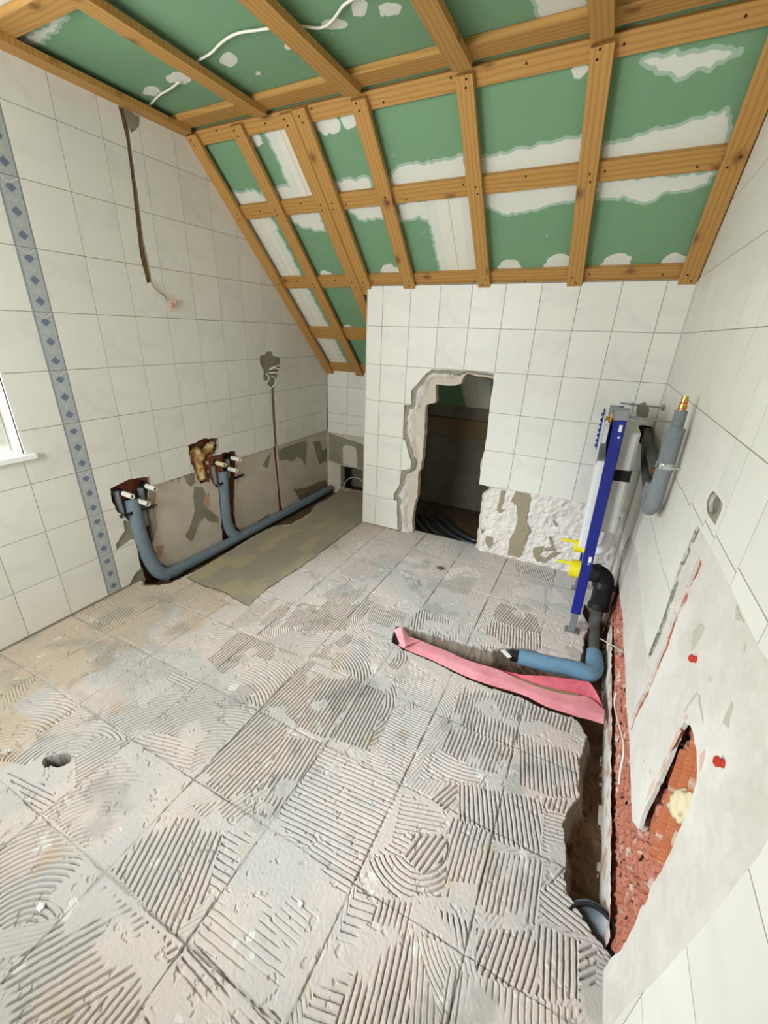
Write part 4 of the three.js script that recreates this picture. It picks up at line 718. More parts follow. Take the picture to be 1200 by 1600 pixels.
function floorCell(x0, x1, z0, z1, n, order) {
  const list = strokes.filter((s) => s.b[0] < x1 && s.b[2] > x0 && s.b[1] < z1 && s.b[3] > z0), cache = new Map();
  const near = (p) => { const b = box2(p); return b[0] < x1 + 0.05 && b[2] > x0 - 0.05 && b[1] < z1 + 0.05 && b[3] > z0 - 0.05; };
  const tw = near(trenchWall), cl = near(channelLeft), dh = near(drillHole), cz = near(cavityZone);
  const ra = R(0, 3.14), rn = [Math.cos(ra), Math.sin(ra)], rc = [R(x0 - 0.2, x1 + 0.2), R(z0 - 0.2, z1 + 0.2)], random = order % 3;
  const kind = (a, b) => {
    if (tw || cl) { const q = [a + 0.014 * (fbm(a * 38, b * 38, 201) - 0.5), b + 0.014 * (fbm(a * 38, b * 38, 202) - 0.5)]; if (tw && inside(q, trenchWall)) return 1; if (cl && inside(q, channelLeft)) return 2; }
    if (dh && inside([a + 0.004 * (fbm(a * 120, b * 120, 203) - 0.5), b], drillHole)) return 3;
    if (cz && inside([a, b], cavityZone)) return 4;
    return 0;
  };
  const height = (a, b) => {
    const k = kind(a, b);
    if (k === 1) { const d = edgeDistance([a, b], trenchWall) + 0.02 * (fbm(a * 30, b * 30, 230) - 0.5); return -0.012 - 0.093 * step(-0.004, 0.034, d) + 0.03 * (fbm(a * 16, b * 16, 204) - 0.3) * step(0, 0.03, d) + 0.014 * (fbm(a * 70, b * 70, 205) - 0.5); }
    if (k === 2) return -0.10 + 0.02 * fbm(a * 20, b * 20, 206);
    if (k === 3) return -0.07;
    if (k === 4) return -0.09;
    let h = 0.004 * (fbm(a * 5, b * 5, 207, 3) - 0.5) + 0.0012 * (noise(a * 160, b * 160, 208) - 0.5);
    if (inside([a, b], patchPoly)) return -0.012;
    let s = null; for (const t of list) if (inside([a, b], t.poly)) s = t;
    const wob = 0.0035 * (fbm(a * 14, b * 14, 209, 3) - 0.5) + 0.0014 * (noise(a * 110, b * 110, 210) - 0.5);
    let amp = 0, t = 0;
    if (s) { amp = s.amp; t = (s.n ? (a - s.a[0]) * s.n[0] + (b - s.a[1]) * s.n[1] : Math.hypot(a - s.c[0], b - s.c[1])) / 1 + wob; t /= s.pitch; } else { amp = random === 0 ? 0 : 0.32; t = (random === 1 ? (a - x0) * rn[0] + (b - z0) * rn[1] : Math.hypot(a - rc[0], b - rc[1])) + wob; t /= 0.012; }
    if (amp > 0) {
      const smear = step(0.36 - 0.08 * amp, 0.50 - 0.08 * amp, fbm(a * 9 + 3, b * 9, 211, 3)), f = Math.abs(t - Math.round(t)) * (s ? s.pitch : 0.012), w = 0.0021 + 0.0008 * amp;
      h -= 0.0105 * Math.min(1.15, amp) * smear * (0.75 + 0.5 * noise(a * 50, b * 50, 212)) * (1 - step(w * 0.1, w, f));
    }
    // the open joint round each square
    const d = Math.min(a - x0, x1 - a, b - z0, z1 - b) + 0.009 * (fbm(a * 22, b * 22, 213) - 0.5) + 0.004 * (noise(a * 110, b * 110, 214) - 0.5);
    h -= 0.007 * (1 - step(0.0004, 0.0028, d)) * (0.12 + 0.88 * step(0.40, 0.58, fbm(a * 4, b * 4, 215)));
    if (fbm(a * 34, b * 34, 216) > 0.72) h -= 0.003;
    return h;
  };
  const color = (a, b, h) => {
    const k = kind(a, b), m = fbm(a * 30, b * 30, 221);
    if (k === 1 || k === 4 || k === 2) { const t = mixc(C_MUD[0], C_MUD[1], fbm(a * 22, b * 22, 222)); return k === 1 ? mixc(t, mixc(rgb(150, 138, 122), rgb(112, 98, 84), fbm(a * 60, b * 60, 228)), 0.85 * step(0.036, 0.016, edgeDistance([a, b], trenchWall) + 0.02 * (fbm(a * 26, b * 26, 229) - 0.5))) : t; }
    if (k === 3) return rgb(104, 86, 66);
    if (h < -0.02) return mixc(C_SCREED[0], C_SCREED[1], m);
    let c = mixc(C_BED[0], C_BED[1], m); c = mixc(c, C_BED[2], step(0.45, 0.62, fbm(a * 3.1 + 1, b * 3.1, 223)) * 0.9);
    c = mixc(c, C_BEIGE, 0.6 * step(0.40, 0.58, 0.9 * fbm(a * 6, b * 6, 224) + 0.62 * step(-1.70, -2.5, a) - 0.24));  // beige tint in noisy patches, stronger towards the left wall
    c = mixc(c, rgb(150, 147, 140), 0.45 * step(0.62, 0.74, fbm(a * 7 + 9, b * 7, 225)));
    c = mixc(c, rgb(226, 222, 216), 0.7 * step(0.77, 0.80, fbm(a * 16 + 3, b * 16, 226)));
    const d = Math.min(a - x0, x1 - a, b - z0, z1 - b) + 0.018 * (fbm(a * 18, b * 18, 227) - 0.5);
    c = mixc(c, C_JOINT, 0.6 * (1 - step(0.001, 0.006, d)));
    return c;
  };
  const pad = (v, e) => v;
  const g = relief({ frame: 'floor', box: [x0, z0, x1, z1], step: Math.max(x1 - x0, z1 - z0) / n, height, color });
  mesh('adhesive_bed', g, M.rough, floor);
}
let fn = 0;
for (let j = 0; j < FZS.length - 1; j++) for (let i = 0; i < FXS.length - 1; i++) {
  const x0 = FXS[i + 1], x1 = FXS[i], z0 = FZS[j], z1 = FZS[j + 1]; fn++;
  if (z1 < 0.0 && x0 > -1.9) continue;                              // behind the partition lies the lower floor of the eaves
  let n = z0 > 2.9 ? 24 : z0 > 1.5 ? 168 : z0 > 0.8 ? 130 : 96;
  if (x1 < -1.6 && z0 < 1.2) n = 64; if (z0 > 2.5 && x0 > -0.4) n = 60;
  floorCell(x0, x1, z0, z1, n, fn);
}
mesh('screed', metric(block(2.75, 0.1, 4.5, 0.002).translate(-1.31, -0.175, 1.45)), M.concrete, floor);
mesh('screed_patch', relief({ frame: 'floor', poly: patchPoly, step: 0.009, keep: (a, b) => inside([a, b], patchPoly), height: (a, b) => 0.0022 + 0.003 * (fbm(a * 6, b * 6, 231) - 0.5) + 0.0008 * (noise(a * 60, b * 60, 232) - 0.5), color: (a, b) => mixc(mixc(rgb(160, 150, 128), rgb(146, 140, 122), fbm(a * 5, b * 5, 233)), rgb(176, 160, 126), 0.7 * step(0.55, 0.68, fbm(a * 8 + 2, b * 4, 234))) }), M.roughGrain, floor);
// ================================================================ THINGS
const pr3 = (fn, h, list) => list.map(([u, v]) => { const [a, b] = fn(u, v, h); return [a, b]; });
const P = (o, list) => list.map((q) => [q[0] - o[0], q[1] - o[1], q[2] - o[2]]);
// ---------------------------------------------------------------- toilet mounting frame
{
  const o = [-0.155, 0, 0.43], t = thing('toilet_frame', 'blue steel mounting frame for a wall-hung toilet with white cistern and yellow plugs', 'toilet frame', o);
  const lean = 0.028;                                               // the posts lean a little away from the wall
  const post = (z) => { const g = block(0.048, 1.03, 0.04, 0.004).translate(-0.02, 0.635, z); return g; };
  const leanG = (g) => g.applyMatrix4(new THREE.Matrix4().makeRotationZ(lean));
  for (const z of [0.24, -0.24]) {
    const p = mesh('post', leanG(joined([post(z)])), M.blueFrame, t);
    const m = new THREE.BoxGeometry(0.013, 0.03, 0.002).translate(-0.014, 1.115, z + 0.0205), m2 = new THREE.BoxGeometry(0.014, 0.032, 0.002).translate(-0.012, 0.455, z + 0.0205), c1 = new THREE.CylinderGeometry(0.005, 0.005, 0.002, 12).rotateX(Math.PI / 2).translate(-0.013, 1.075, z + 0.0205), c2 = new THREE.CylinderGeometry(0.004, 0.004, 0.002, 12).rotateX(Math.PI / 2).translate(-0.015, 0.43, z + 0.0205);
    for (const g of [m, m2, c1, c2]) mesh('slot', leanG(joined([g])), M.paper, p);
    mesh('foot', leanG(joined([block(0.034, 0.16, 0.028, 0.002).translate(-0.02, 0.08, z), block(0.07, 0.006, 0.06, 0.002).translate(-0.02, 0.004, z)])), M.zinc, t);
  }
  mesh('crossbar', leanG(joined([block(0.045, 0.045, 0.44, 0.003).translate(-0.02, 1.125, 0)])), M.blueFrame, t); mesh('crossbar', leanG(joined([block(0.04, 0.04, 0.44, 0.003).translate(-0.02, 0.36, 0)])), M.blueFrame, t);
  const tank = mesh('cistern', leanG(joined([block(0.078, 0.36, 0.38, 0.012).translate(0.036, 0.905, 0), block(0.074, 0.17, 0.37, 0.012).translate(0.036, 0.665, 0)])), M.foamWhite, t);
  mesh('strap', leanG(block(0.082, 0.055, 0.384, 0.002).translate(0.036, 0.885, 0)), M.blackMatt, tank);
  mesh('front_panel', leanG(joined([block(0.034, 0.46, 0.43, 0.004).translate(-0.058, 0.72, 0)])), M.whitePlastic, t);
  mesh('access_plate', leanG(joined([block(0.006, 0.20, 0.43, 0.002).translate(-0.080, 1.03, 0)])), M.paleSteel, t);
  const perf = []; for (let k = 0; k < 7; k++) perf.push(block(0.012, 0.014, 0.022, 0.001).translate(-0.090, 0.94 + k * 0.028, -0.19 + 0.004 * (k % 2)));
  mesh('mounting_rail', leanG(joined([...perf, block(0.006, 0.215, 0.03, 0.001).translate(-0.086, 1.03, -0.19)])), M.blueFrame, t);
  const top = mesh('top_bracket', leanG(joined([block(0.055, 0.05, 0.07, 0.003).translate(-0.02, 1.172, 0.225), block(0.05, 0.02, 0.16, 0.002).translate(-0.03, 1.155, 0.10), block(0.04, 0.045, 0.04, 0.003).translate(-0.05, 1.165, 0.06)])), M.zinc, t);
  mesh('water_fitting', leanG(joined([rod([-0.055, 1.12, 0.16], [-0.055, 1.165, 0.16], 0.010), rod([-0.078, 1.14, 0.16], [-0.03, 1.14, 0.16], 0.009)])), M.brass, t);
  for (const z of [0.235, -0.235]) { const q = mesh('threaded_rod', rod([-0.05, 1.165, z], [0.15, 1.16, z], 0.0045, 10), M.zinc, t); mesh('rod_nut', rod([0.0, 1.164, z], [0.012, 1.164, z], 0.009, 6), M.zinc, q); mesh('rod_plate', rod([0.142, 1.16, z], [0.150, 1.16, z], 0.018, 6), M.zinc, q); }
  mesh('flush_pipe', tube([[0.05, 0.62, 0.02], [0.05, 0.5, 0.02], [0.035, 0.425, 0.02], [-0.02, 0.40, 0.02], [-0.05, 0.398, 0.02]], 0.028, 16), M.whitePlastic, t);
  // yellow building-site plugs with their pull handles
  const plug = (y, r, len) => { const p = mesh('protective_plug', joined([hollow([-0.035, y, -0.01], [-0.035 - len, y, -0.01], r, r - 0.006, 24)]), M.yellow, t); mesh('pull_handle', joined([block(0.085, 0.014, 0.02, 0.003).translate(-0.035 - len - 0.03, y + r * 0.55, -0.01)]), M.yellow, p); };
  plug(0.398, 0.036, 0.068); plug(0.252, 0.052, 0.062);
  mesh('drain_collar', joined([rod([-0.045, 0.252, -0.01], [0.0, 0.252, -0.01], 0.058, 24)]), M.black, t);
}
{
  const o = [-0.10, 0, 0.43], t = thing('waste_bend', 'black plastic waste bend behind the blue frame, turning down to the floor trench', 'drain pipe', o);
  mesh('bend', tube(P(o, [[-0.15, 0.252, 0.42], [-0.10, 0.255, 0.42], [-0.070, 0.235, 0.43], [-0.062, 0.17, 0.455], [-0.062, 0.08, 0.48]]), 0.050, 20), M.blackMatt, t);
  for (const [a, b, r] of [[[-0.062, 0.215, 0.44], [-0.062, 0.185, 0.452], 0.060], [[-0.062, 0.10, 0.475], [-0.062, 0.068, 0.486], 0.058], [[-0.125, 0.255, 0.42], [-0.10, 0.255, 0.42], 0.058]]) mesh('collar', rod(P(o, [a])[0], P(o, [b])[0], r, 22), M.black, t);
}
tag(mesh('lagged_pipe', tube([[-0.062, 0.06, 0.49], [-0.064, -0.005, 0.53], [-0.062, -0.035, 0.62], [-0.058, -0.042, 0.72], [-0.055, -0.045, 0.79]], 0.032, 16), M.laggingDark), 'dark grey lagged drain pipe running along the trench from black waste bend to blue elbow', 'drain pipe');
{
  const o = [-0.1, -0.05, 0.95], t = thing('drain_pipe', 'light blue lagged drain pipe with elbow lying in the floor trench beside the pink strip', 'drain pipe', o);
  mesh('elbow', tube(P(o, [[-0.055, -0.040, 0.77], [-0.050, -0.035, 0.83], [-0.050, -0.034, 0.89], [-0.072, -0.030, 0.945], [-0.12, -0.024, 0.958]]), 0.044, 18), M.laggingSky, t);
  mesh('sleeve', tube(P(o, [[-0.10, -0.026, 0.955], [-0.16, -0.020, 0.962], [-0.24, -0.018, 0.985], [-0.32, -0.016, 1.00], [-0.40, -0.014, 1.012]]), 0.040, 18), M.laggingSky, t);
  mesh('pipe_end', hollow(P(o, [[-0.39, -0.014, 1.011]])[0], P(o, [[-0.435, -0.014, 1.018]])[0], 0.032, 0.028, 18), M.black, t);
  mesh('paper_tag', joined([block(0.06, 0.002, 0.025, 0.0005).applyMatrix4(new THREE.Matrix4().makeRotationY(-0.7)).translate(-0.355, 0.062, 0.105)]), M.paper, t);
}
// ---------------------------------------------------------------- pipes on the right wall
{
  const o = [-0.045, 0.87, 1.0], t = thing('lagged_pipe', 'grey lagged pipe bent like a hook on the right wall with brass nipple on top', 'water pipe', o);
  const bend = []; for (let k = 0; k <= 8; k++) { const a = Math.PI * k / 8; bend.push([-0.045, 0.925 - 0.062 * Math.sin(a), 0.955 + 0.075 * Math.cos(a)]); }
  mesh('hook', tube(P(o, [[-0.045, 1.06, 1.03], [-0.045, 1.0, 1.03], ...bend, [-0.045, 0.945, 0.88]]), 0.027, 18), M.laggingGrey, t);
  mesh('sleeve', tube(P(o, [[-0.045, 1.055, 1.03], [-0.045, 1.12, 1.022], [-0.045, 1.19, 1.012]]), 0.029, 18), M.laggingGrey, t);
  mesh('sleeve', tube(P(o, [[-0.045, 1.18, 1.012], [-0.045, 1.215, 1.006], [-0.045, 1.25, 1.0]]), 0.020, 16), M.laggingGrey, t);
  mesh('pipe_clamp', joined([rod(P(o, [[-0.045, 1.045, 1.03]])[0], P(o, [[-0.045, 1.065, 1.029]])[0], 0.0315, 20), block(0.03, 0.016, 0.02, 0.002).translate(0, 0.185, 0.06), rod(P(o, [[-0.045, 1.055, 1.06]])[0], P(o, [[0.0, 1.055, 1.062]])[0], 0.004, 8)]), M.chrome, t);
  const nip = mesh('brass_nipple', joined([rod(P(o, [[-0.045, 1.245, 1.0]])[0], P(o, [[-0.045, 1.26, 0.998]])[0], 0.012, 18), rod(P(o, [[-0.045, 1.258, 0.998]])[0], P(o, [[-0.045, 1.270, 0.997]])[0], 0.0145, 6), rod(P(o, [[-0.045, 1.268, 0.997]])[0], P(o, [[-0.045, 1.298, 0.994]])[0], 0.0105, 18)]), M.brass, t);
  mesh('seal_ring', joined([rod(P(o, [[-0.045, 1.274, 0.9965]])[0], P(o, [[-0.045, 1.278, 0.9962]])[0], 0.0125, 18), rod(P(o, [[-0.045, 1.253, 0.999]])[0], P(o, [[-0.045, 1.257, 0.9985]])[0], 0.0135, 18)]), M.red, nip);
}
for (const [y0, y1, ze, xk, lab] of [[1.0, 0.975, 0.80, -0.040, 'upper of two grey lagged pipes coming from the black hole in the tiled wall'], [0.955, 0.885, 0.76, -0.040, 'lower of two grey lagged pipes coming from the black hole in the tiled wall']]) {
  const o = [xk, y0, 0], t = thing('supply_pipe', lab, 'water pipe', o, 'grey supply pipes');
  mesh('sleeve', tube([[0.02, 0, -0.06], [0.012, -0.003, 0.1], [0.005, (y1 - y0) * 0.55, ze * 0.5], [0, y1 - y0, ze]], 0.021, 16), M.laggingDark, t);
  mesh('brass_coupling', joined([rod([0, y1 - y0, ze - 0.004], [0.002, y1 - y0 - 0.002, ze + 0.022], 0.016, 6), rod([0.002, y1 - y0 - 0.002, ze + 0.02], [0.006, y1 - y0 - 0.008, ze + 0.055], 0.013, 16), rod([0.006, y1 - y0 - 0.008, ze + 0.05], [0.012, y1 - y0 - 0.02, 0.89], 0.014, 6)]), M.brass, t);
}
// ---------------------------------------------------------------- water points in the left wall
function waterPoint(o, q, label, other) {                           // q: positions measured on the wall, (z, y)
  const t = thing('water_point', label, 'pipework', o, 'basin water points');
  const pts = (l) => P(o, l);
  mesh('drain_riser', tube(pts(q.riser), q.r, 18), M.laggingBlue, t);
  for (const [s, e] of q.supply) mesh('supply_tube', tube(pts([s, [s[0], (s[1] + e[1]) / 2, (s[2] + e[2]) / 2 + 0.004], e]), 0.019, 12), M.laggingGrey, t);
  mesh('drain_elbow', joined([tube(pts(q.knee), q.r * 0.92, 16)]), M.laggingBlue, t);
  for (const [p, m] of q.stubs) { const s = mesh('stub', hollow(pts([[XL - 0.04, p[1], p[0]]])[0], pts([[XL + 0.075, p[1] - 0.006, p[0]]])[0], 0.0155, 0.010, 18), m ? M.stubYellow : M.stub, t); mesh('stub_seat', joined([rod(pts([[XL - 0.045, p[1], p[0]]])[0], pts([[XL - 0.004, p[1], p[0]]])[0], 0.022, 14)]), M.black, s); }
  const [a, b] = q.bar, A0 = V([XL + 0.012, a[1], a[0]]).sub(V(o)), B0 = V([XL + 0.012, b[1], b[0]]).sub(V(o)), L0 = A0.distanceTo(B0), g = block(0.005, 0.018, L0, 0.001);
  g.applyQuaternion(new THREE.Quaternion().setFromUnitVectors(NZ, B0.clone().sub(A0).normalize())); const m = A0.clone().add(B0).multiplyScalar(0.5); g.translate(m.x, m.y, m.z);
  mesh('bracket', g, M.black, t);
  for (const [e, f] of [[A0, B0], [B0, A0]]) { const c = e.clone().lerp(f, 0.06); mesh('bracket_screw', joined([rod([c.x, c.y, c.z], [c.x + 0.008, c.y, c.z], 0.006, 10)]), M.zinc, t); }
}
waterPoint([-2.63, 0.3, 1.43], {
  r: 0.045, riser: [[-2.665, 0.52, 1.435], [-2.645, 0.43, 1.442], [-2.640, 0.27, 1.438], [-2.635, 0.10, 1.41], [-2.615, 0.0, 1.375], [-2.60, -0.035, 1.33]],
  knee: [[-2.612, 0.0, 1.375], [-2.60, -0.03, 1.32], [-2.597, -0.035, 1.24]],
  supply: [[[-2.655, 0.60, 1.515], [-2.655, 0.40, 1.505]], [[-2.66, 0.57, 1.36], [-2.66, 0.33, 1.375]]],
  stubs: [[[1.487, 0.582]], [[1.337, 0.583]], [[1.402, 0.508]]], bar: [lw(186, 807), lw(243, 789)],
}, 'larger water point nearest the window, thick blue riser and three white stubs');
waterPoint([-2.63, 0.3, 0.74], {
  r: 0.040, riser: [[-2.655, 0.505, 0.722], [-2.645, 0.44, 0.728], [-2.640, 0.27, 0.742], [-2.635, 0.10, 0.742], [-2.615, 0.01, 0.72], [-2.60, -0.03, 0.68]],
  knee: [[-2.612, 0.01, 0.72], [-2.60, -0.028, 0.68], [-2.597, -0.035, 0.60]],
  supply: [[[-2.655, 0.57, 0.80], [-2.655, 0.42, 0.785]], [[-2.66, 0.58, 0.645], [-2.66, 0.44, 0.66]]],
  stubs: [[[0.775, 0.59], 1], [[0.625, 0.592]], [[0.667, 0.52]]], bar: [lw(335, 759), lw(380, 741)],
}, 'smaller water point beside the yellow foam, one of its three stubs yellowish');
tag(mesh('floor_pipe', joined([tube([[-2.597, -0.035, 1.30], [-2.594, -0.036, 1.0], [-2.592, -0.035, 0.6], [-2.588, -0.03, 0.2], [-2.586, -0.03, -0.2], [-2.588, -0.03, -0.655]], 0.036, 16, 60)]), M.laggingBlue), 'long blue lagged pipe lying along the foot of the left wall', 'drain pipe');
// ---------------------------------------------------------------- foam
function foam(frame, list, depth, s, label, cols) {
  const poly = rough(list, 0.012, 0.004, s), g = relief({ frame, poly, step: 0.0045, keep: (a, b) => inside([a, b], poly), height: (a, b) => { const d = edgeDistance([a, b], poly); return depth - 0.05 + 0.055 * Math.sqrt(clamp(d / 0.03)) + 0.022 * (fbm(a * 32, b * 32, s) - 0.5) + 0.01 * (fbm(a * 90, b * 90, s + 1) - 0.5); }, color: (a, b) => mixc(cols[0], cols[1], step(0.4, 0.66, fbm(a * 22, b * 22, s + 2))) });
  return tag(mesh('foam_fill', g, M.insulFoam), label, 'foam');
}
foam('left', px(lw, [[303, 706], [312, 699], [322, 703], [335, 690], [341, 690], [336, 709], [326, 714], [322, 724], [328, 744], [329, 752], [316, 755], [310, 742], [306, 734], [301, 718]]), -0.006, 301, 'lump of yellow-brown foam filling a chase above the plaster on the left wall', [rgb(214, 186, 128), rgb(168, 122, 72)]);
{ const [a, b] = rw(1052, 1252); tag(mesh('foam_fill', lump([0.026, b, a], 0.036, 311, 0.9, [0.6, 1.2, 0.9]), std({ map: mottled([206, 190, 152], [50, 54, 60], 14, 115), bumpMap: grain, bumpScale: 0.004 })), 'pale yellow lump of foam stuck in the broken brick hole of the right wall', 'foam'); }
// ---------------------------------------------------------------- cables
const cpt = (list, y) => list.map(([u, v]) => { const [a, b] = ce(u, v, y); return [a, y, b]; });
tag(mesh('ceiling_cable', tube(cpt([[560, 256], [545, 268], [528, 280], [508, 291], [498, 298], [488, 307], [474, 322], [461, 331], [447, 330], [425, 321], [417, 316]].map(([u, v]) => [u / 2, v / 2]), 2.464), 0.0042, 8), M.cable), 'short white cable on the green board by the left wall batten', 'cable');
tag(mesh('ceiling_cable', tube(cpt([[606, 197], [625, 186], [660, 165], [685, 140], [710, 120], [735, 107], [760, 100], [800, 95], [842, 88], [890, 82], [945, 82], [975, 86], [1000, 87], [1022, 78], [1040, 62], [1058, 38], [1072, 18], [1090, 5], [1130, -20]].map(([u, v]) => [u / 2, v / 2]), 2.463), 0.0045, 8), M.cable), 'long white cable looping over the green ceiling boards', 'cable');
{
  const o = [XL, 1.66, 1.05], t = thing('wall_cable', 'brown cable in narrow slot of left wall ending in two pink terminals', 'cable', o), W = (list, x) => P(o, list.map(([u, v]) => { const [a, b] = lw(u, v); return [XL + x, b, a]; }));
  mesh('sheath', tube(W([[189, 172], [198, 200], [205, 260], [213, 320], [222, 385], [230, 425], [233, 440]], -0.014), 0.0045, 8), M.cableDark, t);
  mesh('wire', tube(W([[233, 436], [238, 447], [247, 456], [256, 463], [262, 470]], 0.008), 0.0022, 6), M.cableDark, t);
  mesh('wire', tube(W([[234, 438], [243, 449], [252, 459], [260, 464], [271, 470]], 0.006), 0.0018, 6), M.cable, t);
  for (const [u, v] of [[266, 477], [272, 473]]) { const [c] = W([[u, v]], 0.012); mesh('terminal', joined([block(0.012, 0.026, 0.014, 0.003).translate(...c), block(0.010, 0.012, 0.010, 0.003).translate(c[0], c[1] - 0.024, c[2] + 0.006)]), M.connector, t); }
}
{
  const o = [XL, 1.2, 0.17], t = thing('cable_bundle', 'bundle of cream wires sticking out of ragged junction hole in left wall', 'cable', o), W = (list) => P(o, list.map(([u, v, x]) => { const [a, b] = lw(u, v); return [XL + x, b, a]; }));
  for (const l of [[[421, 580, -0.03], [425, 575, 0.02], [436, 578, 0.045], [448, 579, 0.03]], [[420, 583, -0.03], [426, 582, 0.03], [437, 584, 0.04]], [[418, 580, -0.03], [417, 590, 0.02], [413, 596, 0.03], [412, 599, 0.02]], [[424, 585, -0.03], [427, 592, 0.02], [426, 600, 0.02], [424, 606, 0.0]], [[421, 578, -0.03], [430, 571, 0.03], [438, 571, 0.02]]]) mesh('wire', tube(W(l), 0.0042, 7), M.cable, t);
}
tag(mesh('wall_conduit', tube(px(lw, [[426, 604], [428.5, 650], [432, 705], [436.5, 750], [440, 785], [442, 800]]).map(([a, b]) => [XL - 0.020, b, a]), 0.006, 8), M.copper), 'thin reddish-brown pipe in slot running down from the junction hole', 'pipe');
const trenchWire = (list, x) => list.map(([u, v]) => { const [a, b] = rw(u, v, x); return [x, b, a]; });
tag(mesh('loose_wire', tube(trenchWire([[963, 1082], [960, 1095], [963, 1115], [968, 1135], [974, 1160], [974, 1180], [970, 1200], [967, 1226]], -0.004), 0.0032, 7), M.cable), 'cream wire hanging over the bare bricks below the white plaster', 'wire');
tag(mesh('loose_wire', tube([...trenchWire([[972, 1018], [958, 1009]], 0.004), ...trenchWire([[938, 998]], -0.03)], 0.003, 6), M.cable), 'short pale wire poking out of the wall foot near the blue elbow', 'wire');
tag(mesh('loose_wire', tube(px(kw, [[536, 765], [541, 752], [550, 746], [560, 747], [567, 752]], ZR + 0.012).map(([a, b]) => [a, b, ZR + 0.02]), 0.003, 6), M.cable), 'thin grey wire arching over the gap in the recess wall', 'wire');
// ---------------------------------------------------------------- pipes on the floor of the eaves
[[[-1.60, -0.52], [-1.48, -0.36], [-1.35, -0.22], [-1.18, -0.13], [-0.85, -0.115]], [[-1.56, -0.56], [-1.42, -0.40], [-1.28, -0.26], [-1.10, -0.18], [-0.80, -0.165]], [[-1.50, -0.60], [-1.34, -0.45], [-1.20, -0.32], [-1.05, -0.24], [-0.78, -0.22]], [[-1.42, -0.64], [-1.26, -0.50], [-1.14, -0.38], [-1.0, -0.30], [-0.76, -0.275]]].forEach((l, i) => {
  const c = ['first and nearest', 'second', 'third', 'fourth and farthest'][i];
  tag(mesh('black_pipe', tube(l.map(([a, b]) => [a, -0.062, b]), 0.0215, 12), M.blackPipe), c + ' black pipe curving over the dark floor behind the wall opening', 'pipe', 'black pipes behind the wall opening');
});
// ---------------------------------------------------------------- pink sealing strip in the trench
function ribbon(rows, s, thick = 0.0016) {                          // a cloth strip lofted between rows of points, creased
  const nu = 90, nv = rows.length * 4, curves = rows.map((r) => new THREE.CatmullRomCurve3(r.map(V), false, 'centripetal')), pos = [], idx = [], uv = [];
  for (let j = 0; j <= nv; j++) for (let i = 0; i <= nu; i++) {
    const f = j / nv * (rows.length - 1), k = Math.min(rows.length - 2, Math.floor(f)), q = curves[k].getPoint(i / nu).lerp(curves[k + 1].getPoint(i / nu), f - k);
    const cr = 0.006 * (Math.abs(((i / nu * 7 + 0.4 * j / nv + 0.5 * noise(i / 9, s, 1)) % 1) - 0.5) - 0.25) * Math.sin(Math.PI * (0.15 + 0.85 * i / nu)) + 0.003 * (fbm(i / 6, j / 3, s) - 0.5);
    pos.push(q.x, q.y + cr, q.z); uv.push(q.x, q.z);
  }
  for (let j = 0; j < nv; j++) for (let i = 0; i < nu; i++) { const a = j * (nu + 1) + i, b = a + 1, c = a + nu + 1, d = c + 1; idx.push(a, c, b, b, c, d); }
  const top = new THREE.BufferGeometry(); top.setAttribute('position', new THREE.Float32BufferAttribute(pos, 3)); top.setAttribute('uv', new THREE.Float32BufferAttribute(uv, 2)); top.setIndex(idx); top.computeVertexNormals();
  const bot = flip(top.clone().translate(0, -thick, 0)); bot.computeVertexNormals();
  return joined([top.toNonIndexed(), bot.toNonIndexed()]);
}
{
  const o = [-0.5, 0, 1.15], t = thing('sealing_strip', 'long crumpled pink sealing strip lying in the floor trench', 'sealing strip', o);
  const E = (list, y) => P(o, list.map(([u, v]) => { const [a, b] = fl(u, v, y); return [a, y, b]; }));
  const topE = [[634, 993], [657, 1001], [690, 1014], [735, 1033], [780, 1047], [810, 1061], [855, 1078], [900, 1087], [918, 1089], [945, 1109]], botE = [[622, 1008], [640, 1017], [675, 1031], [720, 1053], [765, 1070], [810, 1083], [855, 1104], [900, 1119], [920, 1124], [943, 1131]];
  const midE = topE.map((p, i) => [mix(p[0], botE[i][0], 0.5), mix(p[1], botE[i][1], 0.5)]);
  mesh('front_flap', ribbon([E(topE, 0.008), E(midE, 0.014), E(botE, 0.008)], 3), M.pink, t);
  const bt = [[735, 1031], [775, 1044], [815, 1054], [860, 1057], [905, 1063], [920, 1066], [932, 1082], [942, 1104]], bb = [[742, 1035], [780, 1048], [815, 1063], [855, 1077], [890, 1086], [912, 1090], [930, 1098], [942, 1110]];
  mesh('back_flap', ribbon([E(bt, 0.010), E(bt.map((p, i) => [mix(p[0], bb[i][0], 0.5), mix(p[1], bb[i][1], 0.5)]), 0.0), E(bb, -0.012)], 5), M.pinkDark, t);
  mesh('folded_end', ribbon([E([[615, 984], [619, 992], [623, 1002], [631, 1012]], 0.012), E([[627, 979], [629, 988], [631, 998], [634, 1010]], 0.028), E([[634, 985], [636, 990], [641, 998], [657, 1001]], 0.012)], 7), M.pink, t);
  mesh('card_core', ribbon([E([[782, 1049], [815, 1061], [850, 1073], [905, 1085]], 0.004), E([[783, 1051], [815, 1066], [850, 1079], [905, 1089]], 0.0)], 9), M.card, t);
}
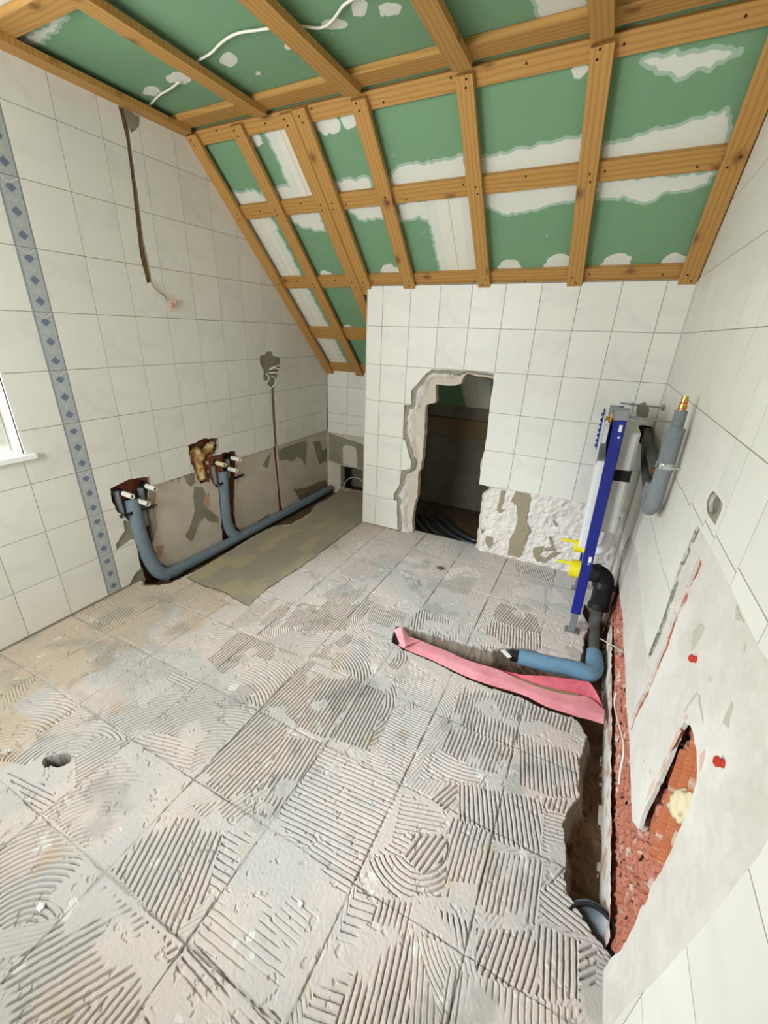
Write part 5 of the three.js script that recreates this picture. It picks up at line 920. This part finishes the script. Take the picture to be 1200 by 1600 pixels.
// ---------------------------------------------------------------- small things
for (const [u, v, lab] of [[1085, 1030, 'small red wall plug in the bare plaster below the chased grooves'], [1127, 1192, 'small red wall plug in the plaster right of the brick hole']]) {
  const [a, b] = rw(u, v), o = [0, b, a], t = thing('wall_plug', lab, 'wall plug', o);
  mesh('plug', hollow([0.02, 0, 0], [-0.010, 0, 0], 0.0075, 0.0042, 14), M.red, t); mesh('plug_collar', joined([rod([-0.0045, 0, 0], [-0.0075, 0, 0], 0.0095, 14)]), M.red, t);
}
{
  const o = [-0.022, -0.032, 2.045], t = thing('drain_stub', 'black drain pipe end at the near end of the trench under the broken bricks', 'drain pipe', o);
  mesh('pipe', hollow([0.03, -0.09, -0.045], [-0.005, 0.030, 0.012], 0.068, 0.060, 28, 0.04), M.blackMatt, t); mesh('pipe_ring', hollow([0.004, -0.002, -0.003], [-0.002, 0.0175, 0.0065], 0.075, 0.067, 28, 0.02), M.pipeRim, t);
}
tag(mesh('rubble_crumb', lump([fl(688, 889)[0], 0.008, fl(688, 889)[1]], 0.016, 401, 0.6, [1.3, 0.7, 1]), std({ color: 0x57534a })), 'dark crumb of rubble lying on the floor before the wall opening', 'debris');
const chip = (u, v, r, s, lab) => tag(mesh('plaster_chip', lump([fl(u, v)[0], r * 0.25, fl(u, v)[1]], r, s, 0.7, [1, 0.35, 0.8]), M.paper), lab, 'debris');
chip(65, 1418, 0.011, 411, 'white plaster chip on the combed floor at the lower left');
chip(470, 1412, 0.008, 412, 'small white plaster chip on the long floor joint, nearest of the chips');
chip(402, 1222, 0.006, 413, 'tiny white plaster chip on a floor joint below the fan of grooves');
// ---------------------------------------------------------------- the house across the street, seen through the window
{
  const o = [-9.5, -3.2, 1.5], t = thing('neighbour_house', 'beige rendered house wall seen through the window at the left edge', 'house', o);
  const wall = mesh('house_wall', metric(block(0.4, 5.4, 12, 0.01).translate(0, 2.7, 0)), M.house, t);
  for (const z of [-3.2, -0.6, 2.0]) { const f = mesh('house_window', joined([block(0.08, 1.3, 1.1, 0.01).translate(0.2, 3.9, z)]), M.frame, t); mesh('house_pane', block(0.03, 1.1, 0.9, 0.005).translate(0.24, 3.9, z), M.housePane, f); }
  mesh('house_roof', (() => { const g = block(4.5, 0.2, 12.6, 0.02).applyMatrix4(new THREE.Matrix4().makeRotationZ(0.6)); return g.translate(-1.55, 6.4, 0); })(), M.houseRoof, t);
}
const yard = mesh('ground_outside', new THREE.PlaneGeometry(60, 80).rotateX(-Math.PI / 2).translate(-33.2, -3.2, 0), std({ color: 0x8d8a7c })); yard.userData.kind = 'structure';
renderer.render(scene, camera);
